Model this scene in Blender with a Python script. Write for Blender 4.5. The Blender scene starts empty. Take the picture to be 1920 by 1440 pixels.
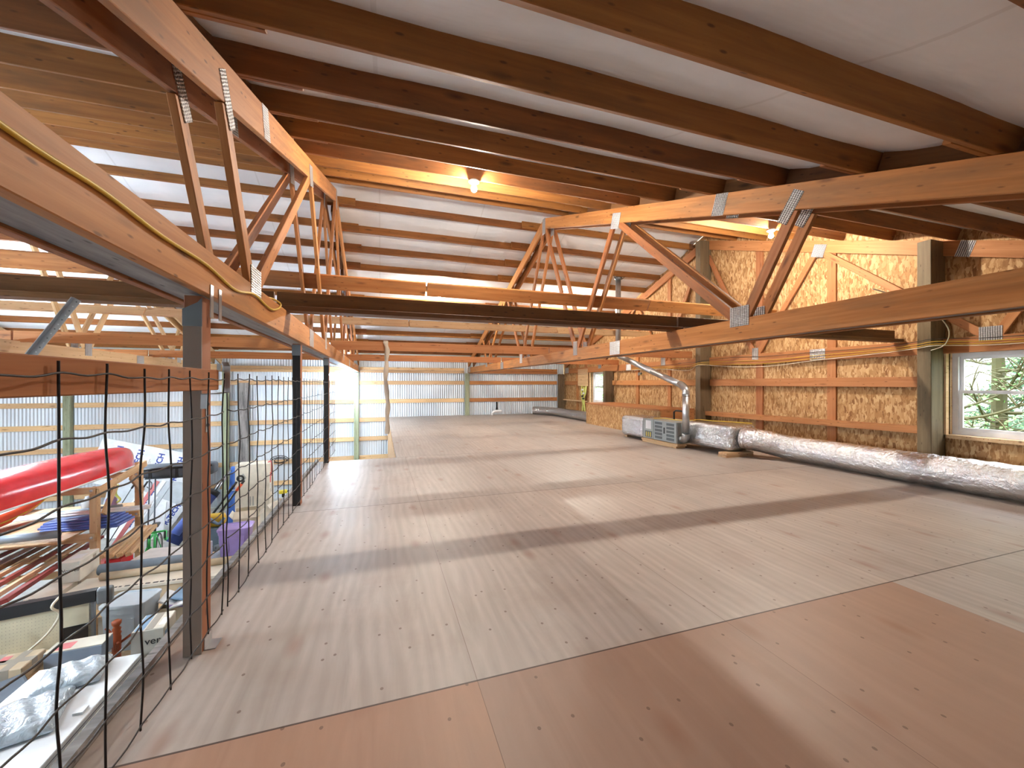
import bpy, bmesh, math, random
from mathutils import Vector, Matrix, Euler, Quaternion
R = math.radians
rnd = random.Random(7)
sc = bpy.context.scene
COL = sc.collection

# ------------------------------------------------------------------ camera, world, exposure
EYE = 1.14
cd = bpy.data.cameras.new('camera'); cam = bpy.data.objects.new('camera', cd); COL.objects.link(cam)
cam.location = (0, 0, EYE); cam.rotation_euler = (R(90), 0, R(-18.2))
cd.sensor_width = 36; cd.lens = 745 / 1920 * 36; cd.clip_start = 0.02; cd.clip_end = 200
cd.shift_y = -1 / 1920
sc.camera = cam
sc.view_settings.view_transform = 'Standard'; sc.view_settings.look = 'None'
sc.view_settings.gamma = 1; sc.view_settings.use_curve_mapping = False
sc.view_settings.exposure = 1.05
cy = sc.cycles
cy.use_denoising = True; cy.max_bounces = 8; cy.diffuse_bounces = 5; cy.glossy_bounces = 3
cy.transparent_max_bounces = 12; cy.sample_clamp_indirect = 4.0; cy.caustics_reflective = False; cy.caustics_refractive = False
w = bpy.data.worlds.new('overcast_sky'); sc.world = w; w.use_nodes = True
nt = w.node_tree; bg = nt.nodes['Background']
tc = nt.nodes.new('ShaderNodeTexCoord'); sx = nt.nodes.new('ShaderNodeSeparateXYZ'); cr = nt.nodes.new('ShaderNodeValToRGB')
nt.links.new(tc.outputs['Generated'], sx.inputs[0]); nt.links.new(sx.outputs['Z'], cr.inputs[0]); nt.links.new(cr.outputs[0], bg.inputs[0])
cr.color_ramp.elements[0].position = 0.45; cr.color_ramp.elements[0].color = (0.25, 0.27, 0.24, 1)
cr.color_ramp.elements[1].position = 0.56; cr.color_ramp.elements[1].color = (0.86, 0.93, 1.0, 1)
bg.inputs[1].default_value = 9.0
BULB_L = 3000.0      # radiance of the bare bulbs
LED_W = 8.5          # scale of the shop lights

# ------------------------------------------------------------------ materials
MATS = {}
def nmat(name):
    m = bpy.data.materials.new(name); m.use_nodes = True; MATS[name] = m
    return m, m.node_tree, m.node_tree.nodes['Principled BSDF']
def nd(nt, t, **kw):
    n = nt.nodes.new('ShaderNode' + t)
    for k, v in kw.items():
        if isinstance(k, str) and hasattr(n, k): setattr(n, k, v)
    return n
def setin(n, **kw):
    for k, v in kw.items(): n.inputs[k.replace('_', ' ')].default_value = v
    return n
def lk(nt, a, b): nt.links.new(a, b)
def srgb(r, g, b):
    f = lambda c: (c / 255 / 12.92) if c / 255 <= 0.04045 else ((c / 255 + 0.055) / 1.055) ** 2.4
    return (f(r), f(g), f(b), 1)
def ramp(nt, fac, stops):
    r = nd(nt, 'ValToRGB'); e = r.color_ramp.elements
    e[0].position, e[0].color = stops[0]; e[1].position, e[1].color = stops[-1]
    for p, c in stops[1:-1]:
        x = e.new(p); x.color = c
    lk(nt, fac, r.inputs[0]); return r.outputs[0]
def mixc(nt, fac, a, b, mode='MIX'):
    m = nd(nt, 'Mix'); m.data_type = 'RGBA'; m.blend_type = mode
    if isinstance(fac, (int, float)): m.inputs[0].default_value = fac
    else: lk(nt, fac, m.inputs[0])
    for i, v in ((6, a), (7, b)):
        if isinstance(v, tuple): m.inputs[i].default_value = v
        else: lk(nt, v, m.inputs[i])
    return m.outputs[2]
def mth(nt, op, a, b=0.0, c=0.0):
    m = nd(nt, 'Math'); m.operation = op
    for i, v in enumerate((a, b, c)):
        if isinstance(v, (int, float)): m.inputs[i].default_value = v
        else: lk(nt, v, m.inputs[i])
    return m.outputs[0]
def mapping(nt, vec, scale=(1, 1, 1), loc=None, rot=None):
    m = nd(nt, 'Mapping'); m.inputs['Scale'].default_value = scale
    if rot: m.inputs['Rotation'].default_value = rot
    if loc is not None:
        if isinstance(loc, tuple): m.inputs['Location'].default_value = loc
        else: lk(nt, loc, m.inputs['Location'])
    lk(nt, vec, m.inputs['Vector']); return m.outputs[0]
def objvec(nt):
    return nd(nt, 'TexCoord').outputs['Object']
def rndloc(nt, k=37.0):
    oi = nd(nt, 'ObjectInfo'); c = nd(nt, 'CombineXYZ')
    lk(nt, mth(nt, 'MULTIPLY', oi.outputs['Random'], k), c.inputs[0])
    lk(nt, mth(nt, 'MULTIPLY', oi.outputs['Random'], k * 1.7), c.inputs[1])
    lk(nt, mth(nt, 'MULTIPLY', oi.outputs['Random'], k * 0.6), c.inputs[2])
    return c.outputs[0], oi.outputs['Random']
def bump(nt, h, strength, dist, bsdf):
    b = nd(nt, 'Bump'); b.inputs['Strength'].default_value = strength; b.inputs['Distance'].default_value = dist
    lk(nt, h, b.inputs['Height']); lk(nt, b.outputs[0], bsdf.inputs['Normal'])

def plain(name, col, rough=0.6, metal=0.0, spec=0.5, var=0.0):
    m, nt, b = nmat(name)
    b.inputs['Roughness'].default_value = rough; b.inputs['Metallic'].default_value = metal
    b.inputs['Specular IOR Level'].default_value = spec
    n = setin(nd(nt, 'TexNoise'), Scale=6.0, Detail=4.0); lk(nt, objvec(nt), n.inputs['Vector'])
    c = tuple(col)
    lo = tuple(x * (0.9 - var) for x in c[:3]) + (1,); hi = tuple(min(1, x * (1.08 + var)) for x in c[:3]) + (1,)
    lk(nt, ramp(nt, n.outputs[0], [(0.3, lo), (0.7, hi)]), b.inputs['Base Color'])
    return m
def wood(name, lo, hi, knot, rough=0.6, stain=None, vary=0.18):
    m, nt, b = nmat(name)
    b.inputs['Roughness'].default_value = rough; b.inputs['Specular IOR Level'].default_value = 0.3
    ov = objvec(nt); loc, rn = rndloc(nt)
    g = setin(nd(nt, 'TexNoise'), Scale=1.0, Detail=5.0, Roughness=0.6, Distortion=0.5)
    lk(nt, mapping(nt, ov, (1.1, 26, 26), loc), g.inputs['Vector'])
    base = ramp(nt, g.outputs[0], [(0.28, lo), (0.72, hi)])
    big = setin(nd(nt, 'TexNoise'), Scale=1.0, Detail=2.0); lk(nt, mapping(nt, ov, (1.3, 3, 3), loc), big.inputs['Vector'])
    base = mixc(nt, mth(nt, 'MULTIPLY', big.outputs[0], 0.45), base, lo)
    v = setin(nd(nt, 'TexVoronoi'), Scale=1.0, Randomness=1.0)
    lk(nt, mapping(nt, ov, (1.9, 8.0, 8.0), loc), v.inputs['Vector'])
    kf = nd(nt, 'MapRange'); setin(kf, From_Min=0.05, From_Max=0.17, To_Min=1.0, To_Max=0.0); lk(nt, v.outputs['Distance'], kf.inputs[0])
    base = mixc(nt, mth(nt, 'MULTIPLY', kf.outputs[0], 0.85), base, knot)
    v2 = setin(nd(nt, 'TexVoronoi'), Scale=1.0, Randomness=1.0); lk(nt, mapping(nt, ov, (7.0, 24.0, 24.0), loc), v2.inputs['Vector'])
    k2 = nd(nt, 'MapRange'); setin(k2, From_Min=0.08, From_Max=0.16, To_Min=0.8, To_Max=0.0); lk(nt, v2.outputs['Distance'], k2.inputs[0])
    base = mixc(nt, k2.outputs[0], base, knot)
    if stain:
        s = setin(nd(nt, 'TexNoise'), Scale=1.0, Detail=5.0, Roughness=0.65); lk(nt, mapping(nt, ov, (0.9, 5, 5), loc), s.inputs['Vector'])
        sf = ramp(nt, s.outputs[0], [(0.5, (0, 0, 0, 1)), (0.66, (1, 1, 1, 1))])
        base = mixc(nt, mth(nt, 'MULTIPLY', sf, 0.75), base, stain)
    hs = nd(nt, 'HueSaturation'); lk(nt, base, hs.inputs['Color'])
    lk(nt, mth(nt, 'ADD', mth(nt, 'MULTIPLY', rn, 2 * vary), 1 - vary), hs.inputs['Value'])
    lk(nt, mth(nt, 'ADD', mth(nt, 'MULTIPLY', rn, 0.012), 0.494), hs.inputs['Hue'])
    lk(nt, hs.outputs[0], b.inputs['Base Color'])
    bump(nt, g.outputs[0], 0.25, 0.004, b)
    return m
W_TRUSS = wood('fir_truss', srgb(152, 92, 48), srgb(192, 132, 80), srgb(96, 58, 32), stain=srgb(134, 94, 62))
W_PURLIN = wood('fir_purlin', srgb(124, 76, 36), srgb(164, 108, 56), srgb(78, 46, 24), stain=srgb(112, 74, 42), vary=0.22)
W_PALE = wood('fir_pale', srgb(198, 160, 118), srgb(224, 194, 154), srgb(134, 94, 62))
W_DARK = wood('fir_dark', srgb(104, 70, 42), srgb(138, 96, 60), srgb(60, 38, 24), stain=srgb(88, 66, 48))
W_GREYBD = wood('weathered_board', srgb(120, 116, 114), srgb(176, 172, 170), srgb(80, 78, 78), stain=srgb(84, 84, 86))
W_TREAT = wood('treated_post', srgb(128, 136, 112), srgb(168, 176, 148), srgb(96, 100, 80), stain=srgb(110, 110, 86))
W_TREATD = wood('treated_post_brown', srgb(94, 78, 58), srgb(126, 108, 82), srgb(70, 56, 42), stain=srgb(82, 74, 54))
W_STUD = wood('stud', srgb(160, 102, 60), srgb(192, 136, 88), srgb(110, 70, 42))
W_GREYPOST = wood('rail_post', srgb(150, 96, 62), srgb(176, 118, 80), srgb(90, 50, 30))
W_RED = wood('stained_red_board', srgb(120, 44, 40), srgb(150, 66, 56), srgb(80, 26, 24))
W_PINK = wood('primed_board', srgb(196, 176, 186), srgb(220, 206, 212), srgb(180, 150, 160))

def m_metal_far():
    m, nt, b = nmat('ribbed_steel')
    b.inputs['Metallic'].default_value = 0.25; b.inputs['Roughness'].default_value = 0.42
    n = setin(nd(nt, 'TexNoise'), Scale=1.5, Detail=3.0); lk(nt, mapping(nt, objvec(nt), (1, 1, 0.3)), n.inputs['Vector'])
    lk(nt, ramp(nt, n.outputs[0], [(0.3, srgb(196, 206, 216)), (0.7, srgb(222, 230, 238))]), b.inputs['Base Color'])
    return m
M_STEEL = m_metal_far()
def m_blanket():
    m, nt, b = nmat('white_insulation_blanket')
    b.inputs['Roughness'].default_value = 0.5
    n = setin(nd(nt, 'TexNoise'), Scale=2.5, Detail=4.0); lk(nt, objvec(nt), n.inputs['Vector'])
    col = ramp(nt, n.outputs[0], [(0.3, srgb(230, 236, 242)), (0.7, srgb(242, 246, 250))])
    s = nd(nt, 'SeparateXYZ'); lk(nt, objvec(nt), s.inputs[0])
    f = mth(nt, 'FRACT', mth(nt, 'MULTIPLY', mth(nt, 'ADD', s.outputs[0], 40.3), 1 / 1.83))
    seam = mth(nt, 'LESS_THAN', f, 0.012)
    lk(nt, mixc(nt, mth(nt, 'MULTIPLY', seam, 0.16), col, srgb(150, 146, 142)), b.inputs['Base Color'])
    n2 = setin(nd(nt, 'TexNoise'), Scale=1.0, Detail=3.0); lk(nt, mapping(nt, objvec(nt), (1.2, 5, 5)), n2.inputs['Vector'])
    bump(nt, n2.outputs[0], 0.5, 0.05, b)
    return m
M_BLANKET = m_blanket()
def m_osb():
    m, nt, b = nmat('osb')
    b.inputs['Roughness'].default_value = 0.7; b.inputs['Specular IOR Level'].default_value = 0.25
    ov = objvec(nt)
    n0 = setin(nd(nt, 'TexNoise'), Scale=9.0, Detail=2.0); lk(nt, ov, n0.inputs['Vector'])
    d = nd(nt, 'VectorMath'); d.operation = 'MULTIPLY_ADD'; lk(nt, n0.outputs['Color'], d.inputs[0]); d.inputs[1].default_value = (0.035, 0.035, 0.035); lk(nt, ov, d.inputs[2])
    cols = None
    for i, (rot, scl) in enumerate(((R(10), (1, 40, 11)), (R(-28), (1, 44, 12)), (R(55), (1, 36, 13)))):
        v = setin(nd(nt, 'TexVoronoi'), Scale=1.0); v.distance = 'MANHATTAN'
        lk(nt, mapping(nt, d.outputs[0], scl, None, (rot, 0, 0)), v.inputs['Vector'])
        s = nd(nt, 'SeparateColor'); lk(nt, v.outputs['Color'], s.inputs[0])
        c = ramp(nt, s.outputs[0], [(0.0, srgb(134, 94, 58)), (0.3, srgb(162, 120, 76)), (0.65, srgb(178, 138, 92)), (1.0, srgb(204, 170, 126))])
        if cols is None: cols = c
        else:
            cols = mixc(nt, mth(nt, 'GREATER_THAN', s.outputs[1], 0.55), cols, c)
    lk(nt, cols, b.inputs['Base Color'])
    return m
M_OSB = m_osb()
def m_plyfloor():
    m, nt, b = nmat('plywood_subfloor')
    b.inputs['Specular IOR Level'].default_value = 0.42
    ov = objvec(nt); s = nd(nt, 'SeparateXYZ'); lk(nt, ov, s.inputs[0])
    u = mth(nt, 'MULTIPLY', mth(nt, 'ADD', s.outputs[0], 20 * 1.2192 - 0.35), 1 / 1.2192)
    v = mth(nt, 'MULTIPLY', mth(nt, 'ADD', s.outputs[1], 20 * 2.4384 - 1.49), 1 / 2.4384)
    cu, cv = mth(nt, 'FLOOR', u), mth(nt, 'FLOOR', v)
    cell = nd(nt, 'CombineXYZ'); lk(nt, cu, cell.inputs[0]); lk(nt, cv, cell.inputs[1])
    wn = nd(nt, 'TexWhiteNoise'); lk(nt, cell.outputs[0], wn.inputs['Vector'])
    # grain along Y with sheet offset
    off = nd(nt, 'VectorMath'); off.operation = 'MULTIPLY_ADD'; lk(nt, cell.outputs[0], off.inputs[0]); off.inputs[1].default_value = (3.7, 5.1, 1); lk(nt, ov, off.inputs[2])
    n = setin(nd(nt, 'TexNoise'), Scale=1.0, Detail=5.0, Roughness=0.6, Distortion=1.2); lk(nt, mapping(nt, off.outputs[0], (9, 0.9, 1)), n.inputs['Vector'])
    wv = nd(nt, 'TexWave'); wv.bands_direction = 'X'; setin(wv, Scale=5.0, Distortion=9.0, Detail=2.0, Detail_Scale=0.7); lk(nt, mapping(nt, off.outputs[0], (1, 0.22, 1)), wv.inputs['Vector'])
    col = ramp(nt, n.outputs[0], [(0.2, srgb(158, 147, 138)), (0.5, srgb(176, 165, 157)), (0.8, srgb(192, 182, 174))])
    col = mixc(nt, mth(nt, 'MULTIPLY', wv.outputs['Fac'], 0.18), col, srgb(128, 112, 100))
    # the sheets of the first row are a redder veneer
    redrow = mth(nt, 'MULTIPLY', mth(nt, 'LESS_THAN', cv, 19.5), mth(nt, 'LESS_THAN', cu, 21.5))
    col = mixc(nt, mth(nt, 'MULTIPLY', redrow, 0.9), col, mixc(nt, n.outputs[0], srgb(152, 110, 86), srgb(178, 138, 112)))
    hs = nd(nt, 'HueSaturation'); lk(nt, col, hs.inputs['Color'])
    lk(nt, mth(nt, 'ADD', mth(nt, 'MULTIPLY', wn.outputs['Value'], 0.14), 0.93), hs.inputs['Value'])
    lk(nt, mth(nt, 'ADD', mth(nt, 'MULTIPLY', wn.outputs['Value'], 0.25), 0.85), hs.inputs['Saturation'])
    col = hs.outputs[0]
    # soft stains, football patches, dots
    st = setin(nd(nt, 'TexNoise'), Scale=1.6, Detail=5.0, Roughness=0.65); lk(nt, ov, st.inputs['Vector'])
    col = mixc(nt, mth(nt, 'MULTIPLY', ramp(nt, st.outputs[0], [(0.5, (0, 0, 0, 1)), (0.72, (1, 1, 1, 1))]), 0.3), col, srgb(140, 112, 96))
    k = setin(nd(nt, 'TexVoronoi'), Scale=1.0); k.voronoi_dimensions = '2D'; lk(nt, mapping(nt, off.outputs[0], (3.2, 1.5, 1)), k.inputs['Vector'])
    kc = nd(nt, 'SeparateColor'); lk(nt, k.outputs['Color'], kc.inputs[0])
    kf = nd(nt, 'MapRange'); setin(kf, From_Min=0.03, From_Max=0.16, To_Min=1.0, To_Max=0.0); lk(nt, k.outputs['Distance'], kf.inputs[0])
    col = mixc(nt, mth(nt, 'MULTIPLY', mth(nt, 'MULTIPLY', kf.outputs[0], 0.42), mth(nt, 'GREATER_THAN', kc.outputs[0], 0.62)), col, srgb(140, 92, 66))
    k2 = setin(nd(nt, 'TexVoronoi'), Scale=1.0); k2.voronoi_dimensions = '2D'; lk(nt, mapping(nt, ov, (5.1, 4.3, 1)), k2.inputs['Vector'])
    col = mixc(nt, mth(nt, 'MULTIPLY', mth(nt, 'LESS_THAN', k2.outputs['Distance'], 0.032), 0.65), col, srgb(92, 66, 52))
    # joints between sheets
    eu = mth(nt, 'ABSOLUTE', mth(nt, 'SUBTRACT', mth(nt, 'FRACT', mth(nt, 'ADD', u, 0.5)), 0.5))
    ev = mth(nt, 'ABSOLUTE', mth(nt, 'SUBTRACT', mth(nt, 'FRACT', mth(nt, 'ADD', v, 0.5)), 0.5))
    ju = mth(nt, 'LESS_THAN', eu, 0.0011); jv = mth(nt, 'LESS_THAN', ev, 0.0016)
    col = mixc(nt, mth(nt, 'MULTIPLY', ju, 0.6), col, srgb(90, 62, 46))
    col = mixc(nt, mth(nt, 'MULTIPLY', jv, 0.9), col, srgb(58, 38, 28))
    lk(nt, col, b.inputs['Base Color'])
    lk(nt, ramp(nt, n.outputs[0], [(0.2, (0.40, 0.40, 0.40, 1)), (0.8, (0.56, 0.56, 0.56, 1))]), b.inputs['Roughness'])
    bump(nt, n.outputs[0], 0.12, 0.004, b)
    return m
M_PLY = m_plyfloor()
def m_foil():
    m, nt, b = nmat('foil_wrap')
    b.inputs['Metallic'].default_value = 1.0; b.inputs['Roughness'].default_value = 0.22; b.inputs['Base Color'].default_value = (0.70, 0.71, 0.73, 1)
    ov = objvec(nt)
    n = setin(nd(nt, 'TexNoise'), Scale=22.0, Detail=4.0, Roughness=0.6, Distortion=1.5); lk(nt, ov, n.inputs['Vector'])
    v = setin(nd(nt, 'TexVoronoi'), Scale=13.0); v.feature = 'DISTANCE_TO_EDGE'; lk(nt, ov, v.inputs['Vector'])
    h = mth(nt, 'ADD', n.outputs[0], mth(nt, 'MULTIPLY', v.outputs[0], 0.6))
    bump(nt, h, 0.8, 0.02, b)
    return m
M_FOIL = m_foil()
def m_plate():
    m, nt, b = nmat('galvanised_plate')
    b.inputs['Metallic'].default_value = 0.85; b.inputs['Roughness'].default_value = 0.35
    ov = objvec(nt)
    wv = nd(nt, 'TexWave'); wv.bands_direction = 'X'; setin(wv, Scale=16.0, Distortion=1.0, Detail=1.0); lk(nt, ov, wv.inputs['Vector'])
    wz = nd(nt, 'TexWave'); wz.bands_direction = 'Z'; setin(wz, Scale=22.0, Distortion=2.0, Detail=1.0); lk(nt, ov, wz.inputs['Vector'])
    h = mth(nt, 'ADD', wv.outputs['Fac'], mth(nt, 'MULTIPLY', wz.outputs['Fac'], 0.5))
    lk(nt, ramp(nt, h, [(0.2, srgb(96, 94, 94)), (0.9, srgb(222, 222, 224))]), b.inputs['Base Color'])
    bump(nt, h, 0.6, 0.01, b)
    return m
M_PLATE = m_plate()
M_GALV = plain('galvanised_steel', srgb(188, 190, 192), 0.32, 0.9, var=0.08)
M_GALVD = plain('dull_steel', srgb(120, 126, 130), 0.45, 0.7)
M_BLACKM = plain('black_steel', srgb(30, 28, 27), 0.45, 0.3)
M_WIRE = plain('dark_wire', srgb(40, 34, 32), 0.5, 0.6)
M_GREYP = plain('grey_front', srgb(142, 126, 114), 0.6)  # warm grey for the front of the nearest railing post
M_WHITE = plain('white_plastic', srgb(232, 234, 236), 0.4)
M_VINYL = plain('white_vinyl', srgb(226, 228, 232), 0.4)
M_PORC = plain('white_porcelain', srgb(240, 238, 232), 0.3)
M_YEL = plain('yellow_cable', srgb(206, 168, 52), 0.5)
M_CREAM = plain('white_cable', srgb(222, 214, 192), 0.5)
M_BLK = plain('black_plastic', srgb(26, 27, 30), 0.45)
M_FURN = plain('furnace_grey_paint', srgb(160, 167, 166), 0.45, 0.2)
M_FURND = plain('furnace_dark_slot', srgb(96, 103, 104), 0.5, 0.2)
M_CARD = plain('cardboard', srgb(196, 178, 150), 0.75, var=0.04)
M_CARDP = plain('pale_cardboard', srgb(214, 206, 190), 0.75, var=0.03)
M_WHITEC = plain('white_cardboard', srgb(224, 222, 212), 0.7, var=0.02)
M_TAPE = plain('packing_tape', srgb(158, 150, 138), 0.35)
M_GREYC = plain('blue_grey_carton', srgb(128, 140, 156), 0.6)
M_TOTE = plain('pale_grey_plastic', srgb(186, 196, 204), 0.4)
M_TOTEB = plain('slate_blue_plastic', srgb(122, 150, 178), 0.4)
M_PURP = plain('purple_plastic', srgb(150, 130, 186), 0.4)
M_BLUE = plain('blue_plastic', srgb(70, 110, 190), 0.45)
M_TARP = plain('blue_tarp', srgb(84, 106, 178), 0.4, var=0.06)
M_NAVY = plain('navy_fabric', srgb(44, 62, 120), 0.7, var=0.05)
M_CHAR = plain('charcoal_fabric', srgb(84, 92, 102), 0.75, var=0.05)
M_RED = plain('red_gelcoat', srgb(214, 40, 52), 0.22, var=0.02)
M_REDBOX = plain('red_print', srgb(212, 44, 54), 0.5)
M_ORG = plain('orange_plastic', srgb(224, 84, 44), 0.4)
M_GREEN = plain('green_paint', srgb(62, 190, 104), 0.35)
M_TYRE = plain('rubber', srgb(34, 34, 36), 0.7)
M_FOAM = plain('white_foam_board', srgb(228, 232, 236), 0.55, var=0.01)
M_FOAMG = plain('grey_foam_board', srgb(190, 198, 204), 0.6, var=0.01)
M_INKB = plain('blue_ink', srgb(40, 66, 150), 0.6)
M_INK = plain('black_ink', srgb(46, 42, 42), 0.7)
M_INKG = plain('grey_ink', srgb(158, 158, 152), 0.7)
M_PINK = plain('pink_print', srgb(214, 128, 128), 0.7)
M_PEG = plain('cream_pegboard', srgb(208, 202, 176), 0.6, var=0.02)
M_MAHOG = plain('turned_mahogany', srgb(150, 72, 40), 0.4, var=0.05)
M_ROLLG = plain('grey_carpet_backing', srgb(124, 138, 152), 0.85, var=0.05)
M_LIME = plain('lime_webbing', srgb(196, 200, 110), 0.7)
M_YELP = plain('yellow_plastic', srgb(226, 204, 60), 0.45)
M_CONC = plain('concrete', srgb(150, 148, 144), 0.8, var=0.06)
M_STRAP = plain('pale_webbing', srgb(196, 182, 164), 0.8, var=0.04)
M_HULLG = plain('grey_gutter_vinyl', srgb(120, 132, 142), 0.4)
M_BARK = plain('mossy_bark', srgb(78, 78, 52), 0.9, var=0.1)
M_LEAF = plain('needles', srgb(62, 96, 68), 0.8, var=0.25)
M_LEAFB = plain('bright_leaves', srgb(96, 150, 72), 0.7, var=0.25)
M_GRASS = plain('outside_grass', srgb(80, 98, 58), 0.9, var=0.2)
def m_bag():
    m, nt, b = nmat('clear_plastic_wrap')
    b.inputs['Roughness'].default_value = 0.12; b.inputs['Specular IOR Level'].default_value = 0.9; b.inputs['Coat Weight'].default_value = 0.6
    n = setin(nd(nt, 'TexNoise'), Scale=14.0, Detail=4.0, Distortion=1.5); lk(nt, objvec(nt), n.inputs['Vector'])
    lk(nt, ramp(nt, n.outputs[0], [(0.3, srgb(150, 164, 174)), (0.7, srgb(192, 204, 212))]), b.inputs['Base Color'])
    bump(nt, n.outputs[0], 0.6, 0.03, b)
    return m
M_BAG = m_bag()
def m_glass():
    m, nt, b = nmat('window_glass'); nt.nodes.remove(b)
    t = nd(nt, 'BsdfTransparent'); g = nd(nt, 'BsdfGlossy'); g.inputs['Roughness'].default_value = 0.02
    f = nd(nt, 'LayerWeight')
    mx = nd(nt, 'MixShader'); lk(nt, mth(nt, 'MULTIPLY_ADD', mth(nt, 'POWER', f.outputs['Facing'], 4.0), 0.7, 0.03), mx.inputs[0]); lk(nt, t.outputs[0], mx.inputs[1]); lk(nt, g.outputs[0], mx.inputs[2])
    lk(nt, mx.outputs[0], nt.nodes['Material Output'].inputs[0]); return m
M_GLASS = m_glass()
def emis(name, col, st):
    m, nt, b = nmat(name); b.inputs['Base Color'].default_value = (0.8, 0.8, 0.8, 1)
    b.inputs['Emission Color'].default_value = col; b.inputs['Emission Strength'].default_value = st; return m
M_BULB = emis('lit_bulb', (1.0, 0.91, 0.79, 1), BULB_L)
M_LED = emis('fill_led_tube', (0.76, 0.89, 1.0, 1), 90 * LED_W)
M_LEDS = emis('lit_led_tube_small', (0.72, 0.87, 1.0, 1), 34 * LED_W)
M_LEDM = emis('fill_led_tube_dim', (0.76, 0.89, 1.0, 1), 13 * LED_W)

# ------------------------------------------------------------------ mesh helpers
def finish(name, bm, mat, parent=None, M=None, smooth=False):
    me = bpy.data.meshes.new(name); bmesh.ops.recalc_face_normals(bm, faces=bm.faces); bm.to_mesh(me); bm.free()
    if smooth:
        for p in me.polygons: p.use_smooth = True
    mats = mat if isinstance(mat, (list, tuple)) else [mat]
    for x in mats: me.materials.append(x)
    o = bpy.data.objects.new(name, me); COL.objects.link(o)
    if parent is not None: o.parent = parent
    if M is not None: o.matrix_local = M
    return o
def tag(o, label=None, cat=None, group=None, kind=None):
    if label: o['label'] = label
    if cat: o['category'] = cat
    if group: o['group'] = group
    if kind: o['kind'] = kind
    return o
def thing(name, label, cat, loc=(0, 0, 0), rz=0.0, group=None):
    o = bpy.data.objects.new(name, None); COL.objects.link(o); o.location = loc; o.rotation_euler = (0, 0, rz)
    o.empty_display_size = 0.1
    return tag(o, label, cat, group)
def dup(root, label=None, loc=None, rz=None):
    r = root.copy(); COL.objects.link(r)
    if loc is not None: r.location = loc
    if rz is not None: r.rotation_euler = (0, 0, rz)
    if label: r['label'] = label
    for ch in list(root.children):
        c = ch.copy(); COL.objects.link(c); c.parent = r
        for g in list(ch.children):
            d = g.copy(); COL.objects.link(d); d.parent = c
    return r
def bx(bm, lo, hi, mi=0):
    x0, y0, z0 = lo; x1, y1, z1 = hi
    v = [bm.verts.new(p) for p in ((x0, y0, z0), (x1, y0, z0), (x1, y1, z0), (x0, y1, z0), (x0, y0, z1), (x1, y0, z1), (x1, y1, z1), (x0, y1, z1))]
    for f in ((0, 3, 2, 1), (4, 5, 6, 7), (0, 1, 5, 4), (1, 2, 6, 5), (2, 3, 7, 6), (3, 0, 4, 7)):
        fc = bm.faces.new([v[i] for i in f]); fc.material_index = mi
    return v
def rbox(bm, lo, hi, r=0.01, seg=2):
    t = bmesh.new(); bx(t, lo, hi)
    bmesh.ops.bevel(t, geom=t.edges[:], offset=r, segments=seg, affect='EDGES', profile=0.5)
    me = bpy.data.meshes.new('t'); t.to_mesh(me); t.free(); bm.from_mesh(me); bpy.data.meshes.remove(me)
def NB(): return bmesh.new()
def box(name, lo, hi, mat, parent=None, r=0.0, seg=2):
    bm = NB()
    if r: rbox(bm, lo, hi, r, seg)
    else: bx(bm, lo, hi)
    return finish(name, bm, mat, parent)
def tube(bm, pts, r, n=8, caps=True, closed=False):
    pts = [Vector(p) for p in pts]; N = len(pts); rings = []
    rr = r if isinstance(r, (list, tuple)) else [r] * N
    up = None
    for i, p in enumerate(pts):
        if closed: d = pts[(i + 1) % N] - pts[i - 1]
        else: d = pts[min(i + 1, N - 1)] - pts[max(i - 1, 0)]
        d.normalize()
        if up is None:
            up = Vector((0, 0, 1)) if abs(d.z) < 0.9 else Vector((1, 0, 0))
        a = d.cross(up)
        if a.length < 1e-6: a = d.orthogonal()
        a.normalize(); b = a.cross(d).normalized(); up = b
        rings.append([bm.verts.new(p + (a * math.cos(t) + b * math.sin(t)) * rr[i]) for t in (2 * math.pi * k / n for k in range(n))])
    for i in range(N if closed else N - 1):
        A, B = rings[i], rings[(i + 1) % N]
        for k in range(n):
            bm.faces.new((A[k], A[(k + 1) % n], B[(k + 1) % n], B[k]))
    if caps and not closed:
        bm.faces.new(rings[0][::-1]); bm.faces.new(rings[-1])
def tubeobj(name, pts, r, mat, parent=None, n=8, closed=False):
    bm = NB(); tube(bm, pts, r, n, True, closed); return finish(name, bm, mat, parent, smooth=True)
def lathe(bm, prof, n=16, c=(0, 0, 0)):
    rings = []
    for r, z in prof:
        rings.append([bm.verts.new((c[0] + r * math.cos(2 * math.pi * k / n), c[1] + r * math.sin(2 * math.pi * k / n), c[2] + z)) for k in range(n)])
    for A, B in zip(rings, rings[1:]):
        for k in range(n): bm.faces.new((A[k], A[(k + 1) % n], B[(k + 1) % n], B[k]))
    bm.faces.new(rings[0][::-1]); bm.faces.new(rings[-1])
def spline(pts, n=6):
    P = [Vector(p) for p in pts]; out = []
    for i in range(len(P) - 1):
        p0, p1, p2, p3 = P[max(i - 1, 0)], P[i], P[i + 1], P[min(i + 2, len(P) - 1)]
        for k in range(n):
            t = k / n
            out.append(0.5 * ((2 * p1) + (p2 - p0) * t + (2 * p0 - 5 * p1 + 4 * p2 - p3) * t * t + (3 * p1 - p0 - 3 * p2 + p3) * t ** 3))
    out.append(P[-1]); return out
def frame(p0, p1, wdir):
    """local X along p0->p1, local Z along wdir (made square)"""
    p0, p1 = Vector(p0), Vector(p1); x = (p1 - p0).normalized(); z = Vector(wdir); z = (z - x * z.dot(x)).normalized(); y = z.cross(x)
    M = Matrix((x, y, z)).transposed().to_4x4(); M.translation = (p0 + p1) / 2
    return M, (p1 - p0).length
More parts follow.
